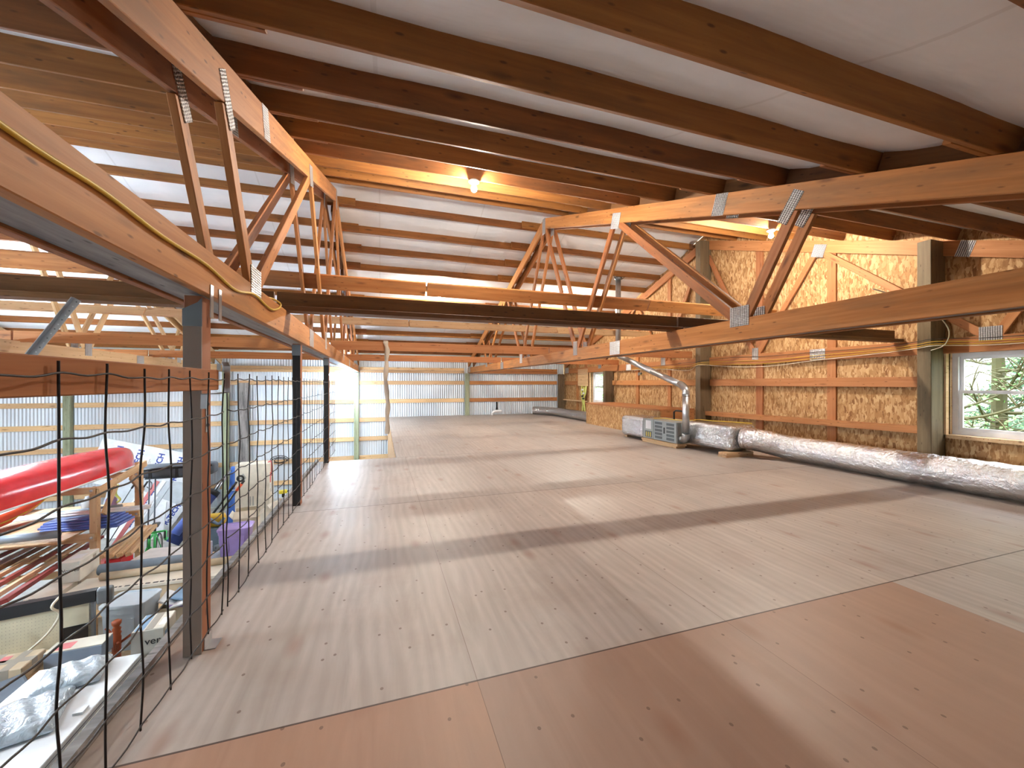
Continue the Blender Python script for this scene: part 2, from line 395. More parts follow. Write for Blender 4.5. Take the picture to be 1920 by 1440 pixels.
def board(name, p0, p1, wdir, width, thick, mat, parent=None, bev=0.003, origin=(0, 0, 0)):
    """a sawn board: centre line p0->p1, width along wdir, thickness across"""
    M, L = frame(p0, p1, wdir); bm = NB()
    if bev: rbox(bm, (-L / 2, -thick / 2, -width / 2), (L / 2, thick / 2, width / 2), bev, 1)
    else: bx(bm, (-L / 2, -thick / 2, -width / 2), (L / 2, thick / 2, width / 2))
    T = Matrix.Translation(-Vector(origin))
    return finish(name, bm, mat, parent, T @ M)
def text(name, s, size, M, mat, parent, ext=0.0008, shear=0.0, bold=0.0):
    c = bpy.data.curves.new(name, 'FONT'); c.body = s; c.size = size; c.extrude = ext; c.align_x = 'CENTER'; c.align_y = 'CENTER'; c.shear = shear; c.offset = bold
    t = bpy.data.objects.new('tmp', c); COL.objects.link(t)
    dg = bpy.context.evaluated_depsgraph_get(); dg.update()
    me = bpy.data.meshes.new_from_object(t.evaluated_get(dg)); bpy.data.objects.remove(t); bpy.data.curves.remove(c)
    me.name = name; me.materials.clear(); me.materials.append(mat)
    o = bpy.data.objects.new(name, me); COL.objects.link(o); o.parent = parent; o.matrix_local = M
    return o
def facing(pos, right, up):
    r = Vector(right).normalized(); u = Vector(up); u = (u - r * u.dot(r)).normalized(); n = r.cross(u)
    M = Matrix((r, u, n)).transposed().to_4x4(); M.translation = pos; return M
ORD = 'first second third fourth fifth sixth seventh eighth ninth tenth eleventh twelfth thirteenth fourteenth'.split()

# ------------------------------------------------------------------ dimensions
RIDGE = 7.0; SL = 0.34; Z0T = 1.904               # top of the truss chord: Z0T + SL*Y up to the ridge
def ztop(y): return Z0T + SL * (y if y < RIDGE else 2 * RIDGE - y)
ANG = math.atan(SL); GZ = -2.6                    # ground floor of the barn
PD = 0.145                                        # purlin depth
YN, YF, XL, XR = -0.45, 14.15, -12.4, 6.80

# ------------------------------------------------------------------ the setting
bm = NB()                                         # loft floor: L-shaped deck with a stair opening
for lo, hi in (((-0.87, YN, -0.03), (XR, 6.37, 0)), ((0.22, 6.37, -0.03), (XR, YF - 0.05, 0))): bx(bm, lo, hi)
tag(finish('floor', bm, M_PLY), kind='structure')
bm = NB(); bx(bm, (XL, YN, GZ - 0.1), (XR, YF, GZ)); tag(finish('floor_shop', bm, M_CONC), kind='structure')
bm = NB(); bx(bm, (0.20, 6.37, GZ), (0.218, YF - 0.15, -0.031)); bx(bm, (0.20, 6.352, GZ), (XR - 0.05, 6.37, -0.27))
tag(finish('wall_stairwell', bm, W_PALE), kind='structure')
bm = NB(); bx(bm, (-0.87, YN, -0.27), (-0.832, 6.37, -0.031)); bx(bm, (-0.832, 6.332, -0.27), (0.20, 6.37, -0.031))
tag(finish('trim_1', bm, W_GREYBD), kind='structure')
bm = NB(); bx(bm, (-0.905, YN, -0.06), (-0.871, 6.38, 0.035)); tag(finish('trim_2', bm, W_GREYBD), kind='structure')

def rib_wall(name, x0, x1, y, z0, z1, flip=1):
    bm = NB(); pitch = 0.0762; n = int((x1 - x0) / pitch * 6); lo = []; hi = []
    for i in range(n + 1):
        x = x0 + i * pitch / 6; yy = y + flip * 0.0085 * math.cos(2 * math.pi * i / 6)
        lo.append(bm.verts.new((x, yy, z0))); hi.append(bm.verts.new((x, yy, z1)))
    for i in range(n): bm.faces.new((lo[i], lo[i + 1], hi[i + 1], hi[i]))
    return tag(finish(name, bm, M_STEEL, smooth=True), kind='structure')
rib_wall('wall_far', XL, XR, YF + 0.01, GZ, 1.95)
rib_wall('wall_near', XL, XR, YN, GZ, 1.85)

def gable(name, x, t, holes, mat):
    ys = sorted({YN - 0.05, YF + 0.05, RIDGE} | {v for h in holes for v in h[:2]}); bm = NB()
    zt = lambda y: ztop(y) + PD * 1.05
    def poly(ya, yb, za0, za1, zb0, zb1):
        P = [(ya, za0), (yb, zb0), (yb, zb1), (ya, za1)]
        a = [bm.verts.new((x, y, z)) for y, z in P]; b = [bm.verts.new((x + t, y, z)) for y, z in P]
        bm.faces.new(a); bm.faces.new(b[::-1])
        for i in range(4): bm.faces.new((a[i], a[(i + 1) % 4], b[(i + 1) % 4], b[i]))
    for ya, yb in zip(ys, ys[1:]):
        h = [q for q in holes if q[0] <= ya and yb <= q[1]]
        if h:
            poly(ya, yb, GZ, h[0][2], GZ, h[0][2]); poly(ya, yb, h[0][3], zt(ya), h[0][3], zt(yb))
        else: poly(ya, yb, GZ, zt(ya), GZ, zt(yb))
    return tag(finish(name, bm, mat), kind='structure')
WINS = [(1.86, 3.04, 0.50, 1.53), (10.86, 12.03, 0.50, 1.53)]
gable('wall_right', XR, 0.025, WINS, M_OSB)
gable('wall_left', XL - 0.03, 0.025, [], M_OSB)

# purlin rows (position of the visible lower edge along the slope)
ROWS_N = [-0.02, 0.56, 1.16, 1.75, 2.36, 2.96, 3.61, 4.23, 4.87, 5.54, 6.18]
ROWS_F = [7.37, 7.97, 8.54, 9.12, 9.77, 10.37, 10.97, 11.55, 12.15, 12.78, 13.43]
# insulation blanket, sagging a little between the purlins
bm = NB(); prof = []
def sagrow(rows, sgn):
    ys = rows if sgn > 0 else rows
    out = []
    for a, b in zip(ys, ys[1:]):
        for k in range(5): out.append((a + (b - a) * k / 5, math.sin(math.pi * k / 5) * 0.035))
    out.append((ys[-1], 0)); return out
prof = [(YN - 0.1, 0)] + sagrow(ROWS_N, 1) + [(6.6, 0.02), (RIDGE, 0)] + sagrow(ROWS_F, 1) + [(YF + 0.1, 0)]
nx = 110; grid = []
for y, s in prof:
    row = []
    for i in range(nx + 1):
        x = XL + (XR - XL) * i / nx
        wob = 1 + 0.3 * math.sin(x * 2.1 + y * 1.3) + 0.2 * math.sin(x * 5.7 + y * 4)
        row.append(bm.verts.new((x, y, ztop(y) + (PD + 0.004) / math.cos(ANG) - s * wob)))
    grid.append(row)
for A, B in zip(grid, grid[1:]):
    for i in range(nx): bm.faces.new((A[i], A[i + 1], B[i + 1], B[i]))
tag(finish('ceiling', bm, M_BLANKET, smooth=True), kind='structure')
bm = NB(); bx(bm, (-60, -60, GZ - 0.6), (80, 80, GZ - 0.3)); tag(finish('ground_outside', bm, M_GRASS), kind='structure')

# windows: lumber box, vinyl frame, two sashes, panes
def window(name, y0, y1, z0, z1):
    root = thing(name, None, None, (XR, (y0 + y1) / 2, z0)); root['kind'] = 'structure'
    w2, h = (y1 - y0) / 2, z1 - z0
    bm = NB()
    for a, b in (((-0.06, -w2 - 0.04, -0.04), (0.15, -w2, h + 0.04)), ((-0.06, w2, -0.04), (0.15, w2 + 0.04, h + 0.04)),
                 ((-0.06, -w2 - 0.1, -0.045), (0.15, w2 + 0.1, 0)), ((-0.06, -w2 - 0.1, h), (0.15, w2 + 0.1, h + 0.045))): bx(bm, a, b)
    finish('jamb_box', bm, W_PALE, root)
    bm = NB(); f = 0.055
    for a, b in (((0.07, -w2, 0), (0.14, -w2 + f, h)), ((0.07, w2 - f, 0), (0.14, w2, h)), ((0.07, -w2 + f, 0), (0.14, w2 - f, f)), ((0.07, -w2 + f, h - f), (0.14, w2 - f, h))): bx(bm, a, b)
    finish('window_frame', bm, M_VINYL, root)
    zm = h * 0.52
    for nm, za, zb, x in (('sash', f, zm + 0.02, 0.085), ('sash', zm - 0.02, h - f, 0.11)):
        bm = NB(); s = 0.035; ya, yb = -w2 + f, w2 - f
        for a, b in (((x, ya, za), (x + 0.024, ya + s, zb)), ((x, yb - s, za), (x + 0.024, yb, zb)), ((x, ya + s, za), (x + 0.024, yb - s, za + s)), ((x, ya + s, zb - s), (x + 0.024, yb - s, zb))): bx(bm, a, b)
        so = finish(nm, bm, M_VINYL, root)
        bm = NB(); bx(bm, (x + 0.010, ya + s, za + s), (x + 0.014, yb - s, zb - s)); finish('pane', bm, M_GLASS, so)
for i, h in enumerate(WINS): window('window_%d' % (i + 1), *h)

# ------------------------------------------------------------------ posts and girts of the far wall
def post(name, x, y, sx, sy, z0, z1, mat, label, group=None, cat='post'):
    o = board(name, (x, y, z0), (x, y, z1), (0, 1, 0), sy, sx, mat, bev=0.006)
    return tag(o, label, cat, group)
FARP = [(-8.10, 'green treated post of the far wall, seen behind the red canoe'), (-4.45, 'green treated post of the far wall, just right of the near railing post'),
        (-0.78, 'pale green treated post under the far end of the left truss'), (2.92, 'green treated post under the far end of the right truss')]
for x, l in FARP: post('wall_post', x, YF - 0.11, 0.15, 0.14, GZ, 1.50 if x > -4.4 else 1.50, W_TREAT, l, 'posts of the ribbed steel wall')
post('wall_post', 6.60, YF - 0.13, 0.22, 0.14, GZ, 1.50, W_TREATD, 'dark brown corner post where the steel wall meets the chipboard wall')
jt = post('door_jamb_post', -3.98, YF - 0.13, 0.27, 0.10, GZ, 1.16, W_GREYBD, 'weathered reddish plank standing upright against the far steel wall')
GZS = [1.165, 0.54, -0.07, -0.70, -1.32, -1.98]
BAYS = [(XL, -8.185, 'left of the post behind the canoe'), (-8.015, -4.535, 'behind canoe and foam boards'), (-4.365, -0.865, 'behind the wire fence'), (-0.695, 2.835, 'between the two truss posts'), (3.005, 6.48, 'in the right bay')]
RN = ['highest', 'second highest', 'third', 'fourth', 'fifth', 'lowest']
for bi, (a, b, wl) in enumerate(BAYS):
    for k, z in enumerate(GZS):
        if bi == 4 and z < 0: continue
        o = board('wall_girt', (a, YF - 0.022, z), (b, YF - 0.022, z), (0, 0, 1), 0.135, 0.038, W_PALE if bi < 4 else W_STUD)
        tag(o, '%s flat wall girt on the ribbed steel %s' % (RN[k] if bi < 4 else ['upper reddish', 'lower reddish'][k], wl), 'girt', 'girts of the far steel wall')
for k, z in enumerate((1.64, 1.545)):
    for bi, (a, b, wl) in enumerate(BAYS[1:]):
        o = board('eave_plate', (a + 0.02, YF - 0.075 - 0.002 * k, z), (b - 0.02, YF - 0.075 - 0.002 * k, z), (0, 0, 1), 0.09, 0.06, W_STUD if bi == 3 else W_PALE)
        tag(o, '%s eave plank atop the steel wall %s' % (('upper', 'lower')[k], wl), 'plank', 'eave planks over the steel wall')

# ------------------------------------------------------------------ right gable wall: posts, studs, girts, flat truss
GX = 6.743                                        # centre of the outer layer of flat boards
for y, z1, l in ((3.13, ztop(3.06) - 0.01, 'thick brown treated post beside the near window'), (6.89, ztop(6.82) - 0.01, 'tall dark treated post under the ridge on the chipboard wall'),
                 (10.69, 1.52, 'dark treated post right beside the far window')):
    post('gable_post', 6.63, y, 0.29, 0.14, 0.0, z1, W_TREATD, l, 'posts of the chipboard wall')
SX = 6.781
for y, wd, l in ((5.66, 0.14, 'wide stud left of the middle, between the ridge post and the near post'), (4.395, 0.13, 'stud right of the middle, between the ridge post and the near post'),
                 (9.42, 0.13, 'stud next to the far window post, left of the flue pipe'), (8.13, 0.11, 'stud between ridge post and far window, behind the flue pipe'), (13.0, 0.12, 'stud near the far corner of the chipboard wall'),
                 (12.35, 0.12, 'stud left of the far window')):
    o = board('wall_stud', (SX, y, 0.0), (SX, y, ztop(y) - 0.06), (0, 1, 0), wd, 0.036, W_STUD); tag(o, l, 'stud', 'studs of the chipboard wall')
GB = [(3.21, 6.81, 'between the near post and the ridge post'), (6.97, 10.61, 'between the ridge post and the far window'), (12.42, 13.94, 'left of the far window')]
for a, b, l in GB:
    tag(board('gable_girt', (GX, a, 1.16), (GX, b, 1.16), (0, 0, 1), 0.14, 0.036, W_STUD), 'flat girt at eye height on the chipboard, ' + l, 'girt', 'girts of the chipboard wall')
tag(board('gable_girt', (6.68, 3.21, 0.535), (6.68, 6.81, 0.50), (0, 0, 1), 0.088, 0.16, W_STUD), 'shelf-like low girt above the silver duct on the chipboard wall', 'girt', 'girts of the chipboard wall')
tag(board('gable_girt', (6.71, 12.2, 0.52), (6.71, 13.95, 0.52), (1, 0, 0), 0.10, 0.04, W_PALE), 'thin low girt above the far silver duct left of the harness', 'girt', 'girts of the chipboard wall')

def plate(pr, x, y, z, wy, hz, nx, o0, ang=0.0):
    """toothed plate on a truss face; nx = side it faces; o0 = root location"""
    bm = NB(); bx(bm, (-wy / 2, -0.0015, -hz / 2), (wy / 2, 0.0015, hz / 2))
    c, s = math.cos(ang), math.sin(ang)
    M = Matrix(((0, -nx, 0), (c, 0, -s), (s, 0, c))).to_4x4() if nx else None
    M.translation = Vector((x, y, z)) - Vector(o0)
    return finish('gusset_plate', bm, M_PLATE, pr, M)
zb0, zb1 = 1.515, 1.700                           # bottom chord
ZL = lambda y: ztop(y) - 0.197                    # lower edge of top chord
WEBS = [((2.18, ZL(2.18)), (2.60, zb1)), ((2.69, zb1), (4.50, ZL(4.50))), ((4.62, ZL(4.62)), (5.66, zb1)), ((5.74, zb1), (6.95, ZL(6.95)))]
WEBS += [((2 * RIDGE - a[0], a[1]), (2 * RIDGE - b[0], b[1])) for a, b in WEBS]
def truss(label, xa, mats, face, double=True, ylo=-0.42, yhi=14.0, fill=True, blocks=True):
    """xa = x of the face nearest the camera; face = +1 when that face looks to +X"""
    root = thing('roof_truss', label, 'truss', (xa, RIDGE, zb0), group='long roof trusses')
    o0 = root.location.copy(); t = 0.038
    planes = [xa - face * t / 2] + ([xa - face * (0.178 + t / 2)] if double else [])
    for pi, x in enumerate(planes):
        mt = mats[pi]
        board('bottom_chord', (x, ylo, (zb0 + zb1) / 2), (x, yhi, (zb0 + zb1) / 2), (0, 0, 1), zb1 - zb0, t, mt, root, origin=o0)
        for sg in (1, -1):
            ya = ylo if sg > 0 else yhi
            za = ztop(ya) - 0.0985
            yr = RIDGE - sg * 0.002
            board('top_chord', (x, ya, za), (x, yr, ztop(yr) - 0.0985), (0, 0, 1), 0.187, t, mt, root, origin=o0)
        for a, b in WEBS:
            va, vb = Vector((x, a[0], a[1])), Vector((x, b[0], b[1]))
            d = (vb - va).normalized() * 0.02
            board('web', va + d * 0, vb, (0, 1, 0), 0.089, t - 0.004, mt if abs(a[0] - 7) < 5 else mt, root, origin=o0)
        xf = x + (face if pi == 0 else face) * (t / 2 + 0.0016)
        for y, z, wy, hz, an in ((2.65, 1.72, 0.19, 0.17, 0), (5.71, 1.70, 0.13, 0.22, 0), (8.30, 1.70, 0.16, 0.22, 0), (11.35, 1.72, 0.18, 0.18, 0), (4.58, 1.61, 0.24, 0.175, 0), (9.77, 1.60, 0.24, 0.17, 0),
                                 (4.56, ZL(4.56) + 0.03, 0.2, 0.2, ANG), (9.44, ZL(4.56) + 0.03, 0.2, 0.2, -ANG), (7.0, ZL(7.0) + 0.04, 0.14, 0.3, 0), (2.2, ZL(2.2) + 0.02, 0.09, 0.24, R(35)), (2.86, ztop(2.86) - 0.1, 0.14, 0.19, ANG), (13.75, 1.63, 0.3, 0.2, 0)):
            if y > yhi: continue
            plate(root, xf, y, z, wy, hz, face, o0, an)
    if double and fill:
        xm = xa - face * 0.108
        board('filler_board', (xm, ylo, 1.54), (xm, yhi, 1.54), (1, 0, 0), 0.136, 0.03, W_GREYBD, root, origin=o0)
    if double and blocks:
        xm = xa - face * 0.108
        for a, b in list(zip(ROWS_N, ROWS_N[1:])) + list(zip(ROWS_F, ROWS_F[1:])):
            s = 1 if a < RIDGE else -1
            y0, y1 = a + 0.075, b - 0.065
            board('block', (xm, y0, ztop(y0) + 0.045), (xm, y1, ztop(y1) + 0.045), (0, 0, 1), 0.22, 0.05, W_DARK, root, origin=o0)
    return root
truss('long double truss on the left, above the wire fence, with a yellow cord along it', -0.69, (W_TRUSS, W_TRUSS), 1)
truss('long double truss on the right, over the middle of the loft', 2.94, (W_TRUSS, W_TRUSS), -1)
truss('double truss farther left, over the stored canoe', -4.53, (W_PALE, W_PALE), 1)
truss('farthest left double truss, only its far end in view', -8.35, (W_PALE, W_PALE), 1, blocks=False)
truss('single flat truss fixed to the chipboard gable wall', GX - 0.018, (W_STUD,), -1, double=False, yhi=13.9)

# ------------------------------------------------------------------ purlins
BP = [(-4.80, -0.40, 0.042, 'in the left bay'), (-0.87, 3.12, 0.0, 'in the middle bay'), (2.62, 6.795, 0.042, 'in the right bay'), (-8.6, -4.45, 0.0, 'in the farthest left bay')]
for bi, (xa, xb, off, wl) in enumerate(BP):
    for slope, rows in ((1, ROWS_N), (-1, ROWS_F)):
        for k, y in enumerate(rows):
            if slope > 0: yy = y - 0.02 + off
            else: yy = y - 0.02 - off
            n = Vector((0, -slope * math.sin(ANG), math.cos(ANG)))
            base = Vector((0, yy, ztop(yy) + 0.003))
            c = base + n * (PD / 2)
            jit = rnd.uniform(-0.03, 0.03)
            o = board('roof_purlin', (xa + jit, c.y, c.z), (xb + jit * (bi != 2), c.y, c.z), n, PD, 0.038, W_PURLIN)
            if slope > 0: lab = '%s purlin up the near roof slope from the eave, %s' % (ORD[k], wl)
            else: lab = '%s purlin down the far roof slope from the ridge, %s' % (ORD[k], wl)
            tag(o, lab, 'purlin', 'purlins under the white blanket')

# ------------------------------------------------------------------ strongbacks across the trusses
def strongback(y, segs, flat, mat, mat2, where):
    for i, (xa, xb, wl) in enumerate(segs):
        root = thing('strongback', 'cross brace lying on the bottom chords %s, %s' % (where, wl), 'brace', ((xa + xb) / 2, y, zb1 + 0.001), group='cross braces on the bottom chords')
        o0 = root.location.copy(); z = zb1 + 0.002
        if flat:
            board('flat_board', (xa, y - 0.02, z + 0.019), (xb, y - 0.02, z + 0.019), (0, 1, 0), 0.14, 0.037, mat2, root, origin=o0); z += 0.039
        board('edge_board', (xa, y + 0.03, z + 0.062), (xb, y + 0.03, z + 0.062), (0, 0, 1), 0.124 if flat else 0.15, 0.038, mat, root, origin=o0)
segs = [(-8.3, -4.62, 'in the leftmost bay'), (-4.60, -0.80, 'in the left bay'), (-0.78, 3.05, 'in the middle bay'), (3.07, 6.70, 'in the right bay')]
strongback(3.53, segs, True, W_DARK, W_DARK, 'nearest the camera')
strongback(7.0, segs[:3] + [(3.07, 6.45, 'in the right bay')], False, W_STUD, W_STUD, 'under the ridge')
strongback(10.2, segs, False, W_STUD, W_STUD, 'beyond the ridge')
# braces half way up the webs
for sg, y, z, nm, mt in ((1, 5.30, 2.375, 'this side of the ridge', W_TRUSS), (-1, 8.76, 2.42, 'beyond the ridge', W_PALE)):
    wd = Vector((0, -sg * 0.59, 0.81))
    for xa, xb, wl in ((-8.0, -4.0, 'in the leftmost bay'), (-3.98, 0.55, 'starting in the left bay'), (0.57, 4.0, 'in the middle bay'), (4.02, 6.68, 'ending at the gable wall')):
        o = board('web_brace', (xa, y, z), (xb, y, z), wd, 0.184, 0.036, mt)
        tag(o, 'brace half way up the webs %s, %s' % (nm, wl), 'brace', 'braces half way up the webs')

# ------------------------------------------------------------------ bare bulbs and shop lights
def bulb(x, y, z, label):
    r = thing('bare_bulb_fixture', label, 'lamp', (x, y, z), group='bare bulbs under the purlins')
    bm = NB(); lathe(bm, [(0.03, 0.0), (0.056, -0.004), (0.058, -0.018), (0.034, -0.03), (0.024, -0.045)], 20); finish('lampholder', bm, M_PORC, r, smooth=True)
    bm = NB(); lathe(bm, [(0.013, -0.046), (0.016, -0.056), (0.027, -0.075), (0.031, -0.094), (0.026, -0.112), (0.012, -0.122), (0.002, -0.124)], 16); finish('bulb', bm, M_BULB, r, smooth=True)
for x, y, l in ((0.95, 4.20, 'bare lit bulb in the middle bay on the near roof slope'), (5.30, 4.245, 'bare lit bulb in the right bay in front of the chipboard wall')):
    bulb(x, y, ztop(y) - 0.003, l)
for x, y, l in ((1.34, 9.74, 'bare lit bulb on the far roof slope in the middle bay'), (4.87, 9.70, 'bare lit bulb on the far roof slope behind the right truss webs')):
    bulb(x, y, ztop(y) - 0.006, l)
def shop_light(x, y, z, L, rz, label, n=2, drop=0.12, mt=None):
    r = thing('led_shop_light', label, 'lamp', (x, y, z), rz, group='white strip lights')
    bm = NB(); bx(bm, (-L / 2, -0.022, 0.0), (L / 2, 0.022, 0.03)); [bx(bm, (e - 0.01, -0.06, -0.012), (e + 0.01, 0.06, 0.012)) for e in (-L / 2 + 0.012, L / 2 - 0.012)]; finish('housing', bm, M_WHITE, r)
    for k in range(n):
        yy = (k - (n - 1) / 2) * 0.09
        tubeobj('tube', [(-L / 2 + 0.02, yy, 0.0), (L / 2 - 0.02, yy, 0.0)], 0.011, mt or M_LED, r, 8)
    for s in (-1, 1): tubeobj('hanger', [(s * L * 0.4, 0, 0.035), (s * L * 0.4, 0, 0.035 + drop)], 0.003, M_GALVD, r, 5)
for i, (x, y) in enumerate(((-1.02, 10.6), (-1.02, 12.0), (-1.0, 13.2))):
    shop_light(x, y, 1.35, 0.55, R(8 * i), '%s lit white strip light in the row under the far end of the left truss' % ['nearest', 'middle', 'farthest'][i], mt=M_LEDS)
for x, y, rz, l in ((-6.2, 2.2, 90, 'fill strip light added over the near end of the storage bay, outside the picture'), (-6.6, 6.2, 90, 'fill strip light added over the canoe end of the storage bay, outside the picture'), (-6.9, 10.2, 90, 'fill strip light added over the far end of the storage bay'),  # unseen strips, added to bring cool fill in from the left
                    (-3.6, 4.1, 90, 'fill strip light added over the middle of the storage bay, outside the picture')):  # unseen dim strip, added to brighten the middle of the bay
    shop_light(x, y, 1.48, 1.2, R(rz), l, mt=M_LEDM if x > -5 else None)

# ------------------------------------------------------------------ railing posts, rail and wire fence
def railpost(y, mat, label, plates):
    r = thing('railing_post', label, 'post', (-0.752, y, 0), group='posts carrying the left truss')
    board('upright', (0, 0, 0.0), (0, 0, 1.51), (0, 1, 0), 0.09, 0.064, mat, r, bev=0.002)
    if plates:
        box('front_face', (-0.0325, -0.053, 0.0), (0.0325, -0.0455, 1.42), M_GREYP, r)  # thin layer that makes the front of the post grey
        for yy in (-0.052, 0.04):
            bm = NB(); bx(bm, (0.0625, yy, 1.42), (0.0655, yy + 0.03, 1.56)); finish('strap', bm, M_GALV, r)
        bm = NB(); v = [bm.verts.new(p) for p in ((-0.033, -0.055, 1.38), (0.036, -0.055, 1.38), (0.036, -0.055, 1.50), (0.02, -0.055, 1.48), (-0.033, -0.055, 1.45))]
        bm.faces.new(v); g = bmesh.ops.extrude_face_region(bm, geom=bm.faces[:]); bmesh.ops.translate(bm, verts=[x for x in g['geom'] if isinstance(x, bmesh.types.BMVert)], vec=(0, -0.003, 0))
        finish('corner_plate', bm, M_GALVD, r)
        bm = NB(); bx(bm, (0.0325, -0.03, 0.0), (0.036, 0.045, 0.05)); bx(bm, (0.0325, -0.03, 0.0), (0.075, 0.045, 0.004)); finish('base_angle', bm, M_GALV, r)
        for zz in (0.96, 1.05):
            bm = NB(); lathe(bm, [(0.008, 0), (0.008, 0.006), (0.004, 0.008)], 8); finish('bolt', bm, M_BLACKM, r, Matrix.Translation((0.034, 0.0, zz)) @ Matrix.Rotation(R(90), 4, 'Y'))
        box('bolt_strap', (0.0322, -0.014, 0.93), (0.0345, 0.014, 1.09), M_GALV, r)
    else:
        box('front_face', (-0.0325, -0.05, 0.0), (0.0325, -0.0455, 1.48), M_BLACKM, r)
        box('cap_plate', (-0.036, -0.054, 1.40), (0.036, -0.0505, 1.50), M_GALVD, r)
    return r
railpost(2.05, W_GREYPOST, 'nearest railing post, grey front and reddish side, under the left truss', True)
railpost(4.19, W_GREYPOST, 'second railing post, black front, at the edge of the loft', False)
railpost(6.29, W_GREYPOST, 'thin dark third railing post at the far corner of the fence', False)
rl = thing('top_rail', 'reddish top rail board crossing in front of the nearest railing post', 'rail', (-0.67, 0.8, 1.155))
board('rail_board', (0, -1.1, 0), (0, 1.205, 0), (0, 0, 1), 0.085, 0.02, W_TRUSS, rl)
bm = NB()
P = [(0.03, 1.215, 0.075), (0.03, 1.235, 0.06), (0.03, 1.235, -0.055), (0.0, 1.21, -0.06), (-0.03, 1.17, -0.06), (-0.03, 1.165, -0.12)]
for a, b in zip(P, P[1:]):
    a, b = Vector(a), Vector(b); n = Vector((0, 0.004, 0.003))
    vs = [bm.verts.new(q) for q in (a + Vector((-0.012, 0, 0)), a + Vector((0.012, 0, 0)), b + Vector((0.012, 0, 0)), b + Vector((-0.012, 0, 0)))]
    vs2 = [bm.verts.new(q.co + n) for q in vs]
    bm.faces.new(vs); bm.faces.new(vs2[::-1])
    for i in range(4): bm.faces.new((vs[i], vs[(i + 1) % 4], vs2[(i + 1) % 4], vs2[i]))
finish('bent_strap', bm, M_GALV, rl)
def fence(label, y0, y1, seed, step=0.152):
    rg = random.Random(seed); bm = NB(); zs = [0.17 + k * 0.1415 for k in range(8)]; X = -0.647
    n = int(round((y1 - y0) / step)); wob = lambda: rg.uniform(-0.006, 0.006)
    node = [[(X + wob() * 0.6, y0 + i * step + wob(), z + wob()) for z in zs] for i in range(n + 1)]
    for i in range(n + 1):
        c = node[i]; pts = [(c[0][0], c[0][1], c[0][2] - 0.02)] + c + [(c[-1][0], c[-1][1], c[-1][2] + 0.025)]
        tube(bm, spline(pts, 3), 0.0027, 6)
    for k in range(8):
        pts = []
        for i in range(n + 1):
            p = node[i][k]; pts.append((p[0] + 0.005, p[1], p[2]))
            if i < n:
                q = node[i + 1][k]; pts.append((p[0] + 0.005, (p[1] + q[1]) / 2, (p[2] + q[2]) / 2 - 0.006))
        tube(bm, spline(pts, 3), 0.0025, 6)
    return tag(finish('wire_fence_panel', bm, M_WIRE, smooth=True), label, 'fence', 'wire grid panels')
fence('near dark wire grid panel, in front of the nearest railing post', 0.34, 1.95, 3)
fence('far dark wire grid panel, running along the second and third railing posts', 2.06, 6.28, 5)
# yellow cord along the left truss, white strap over the ridge brace
y = [(-0.683, 0.6, 1.66), (-0.682, 1.016, 1.628), (-0.682, 1.30, 1.635), (-0.682, 1.59, 1.622), (-0.682, 1.94, 1.627), (-0.682, 2.28, 1.60), (-0.682, 2.58, 1.642), (-0.682, 2.92, 1.622), (-0.68, 3.13, 1.66), (-0.682, 3.2, 1.706), (-0.70, 3.08, 1.715), (-0.74, 3.0, 1.712)]
tag(tubeobj('extension_cord', spline(y, 5), 0.0065, M_YEL, None, 7), 'yellow cord draped along the bottom chord of the left truss', 'cord')
bm = NB(); pts = spline([(0.06, 7.045, 1.856), (0.06, 6.995, 1.857), (0.07, 6.95, 1.80), (0.085, 6.935, 1.66), (0.07, 6.94, 1.45), (0.06, 6.95, 1.2), (0.085, 6.93, 0.95), (0.095, 6.94, 0.75), (0.085, 6.95, 0.5), (0.09, 6.94, 0.3)], 5)
for s in (0, 1):
    prev = None
    for i, p in enumerate(pts):
        wv = 0.03 + 0.008 * math.sin(i * 0.9 + s); tw = 0.5 * math.sin(i * 0.35 + s * 1.4)
        a = Vector((math.cos(tw) * wv, math.sin(tw) * wv, 0)); q = p + Vector((0.014 * s, -0.006 * s, 0))
        cur = [bm.verts.new(q - a), bm.verts.new(q + a), bm.verts.new(q + a + Vector((0, 0.003, 0))), bm.verts.new(q - a + Vector((0, 0.003, 0)))]
        if prev:
            for k in range(4): bm.faces.new((prev[k], prev[(k + 1) % 4], cur[(k + 1) % 4], cur[k]))
        prev = cur
tag(finish('hanging_strap', bm, M_STRAP, smooth=True), 'pale cloth strap hanging from the cross brace under the ridge', 'strap')
ag = thing('slotted_angle', 'perforated steel angle slanting down from the cross brace in the left bay', 'bracket', (-2.03, 3.42, 1.5))
M, L = frame((0.108, 0, 0.20), (-0.15, 0, -0.23), (1, 0, 0.6))
bm = NB(); bx(bm, (-L / 2, -0.002, -0.02), (L / 2, 0.002, 0.02)); bx(bm, (-L / 2, -0.03, -0.022), (L / 2, 0.002, -0.018)); finish('angle_bar', bm, M_GALV, ag, M)
for k in range(14):
    bm = NB(); lathe(bm, [(0.0045, -0.0035), (0.0045, 0.0035)], 8)
    finish('slot_hole', bm, M_WHITE if k % 2 else M_GALVD, ag, M @ Matrix.Translation((-L / 2 + (k + 0.5) * L / 14, 0, 0.004)) @ Matrix.Rotation(R(90), 4, 'X'))

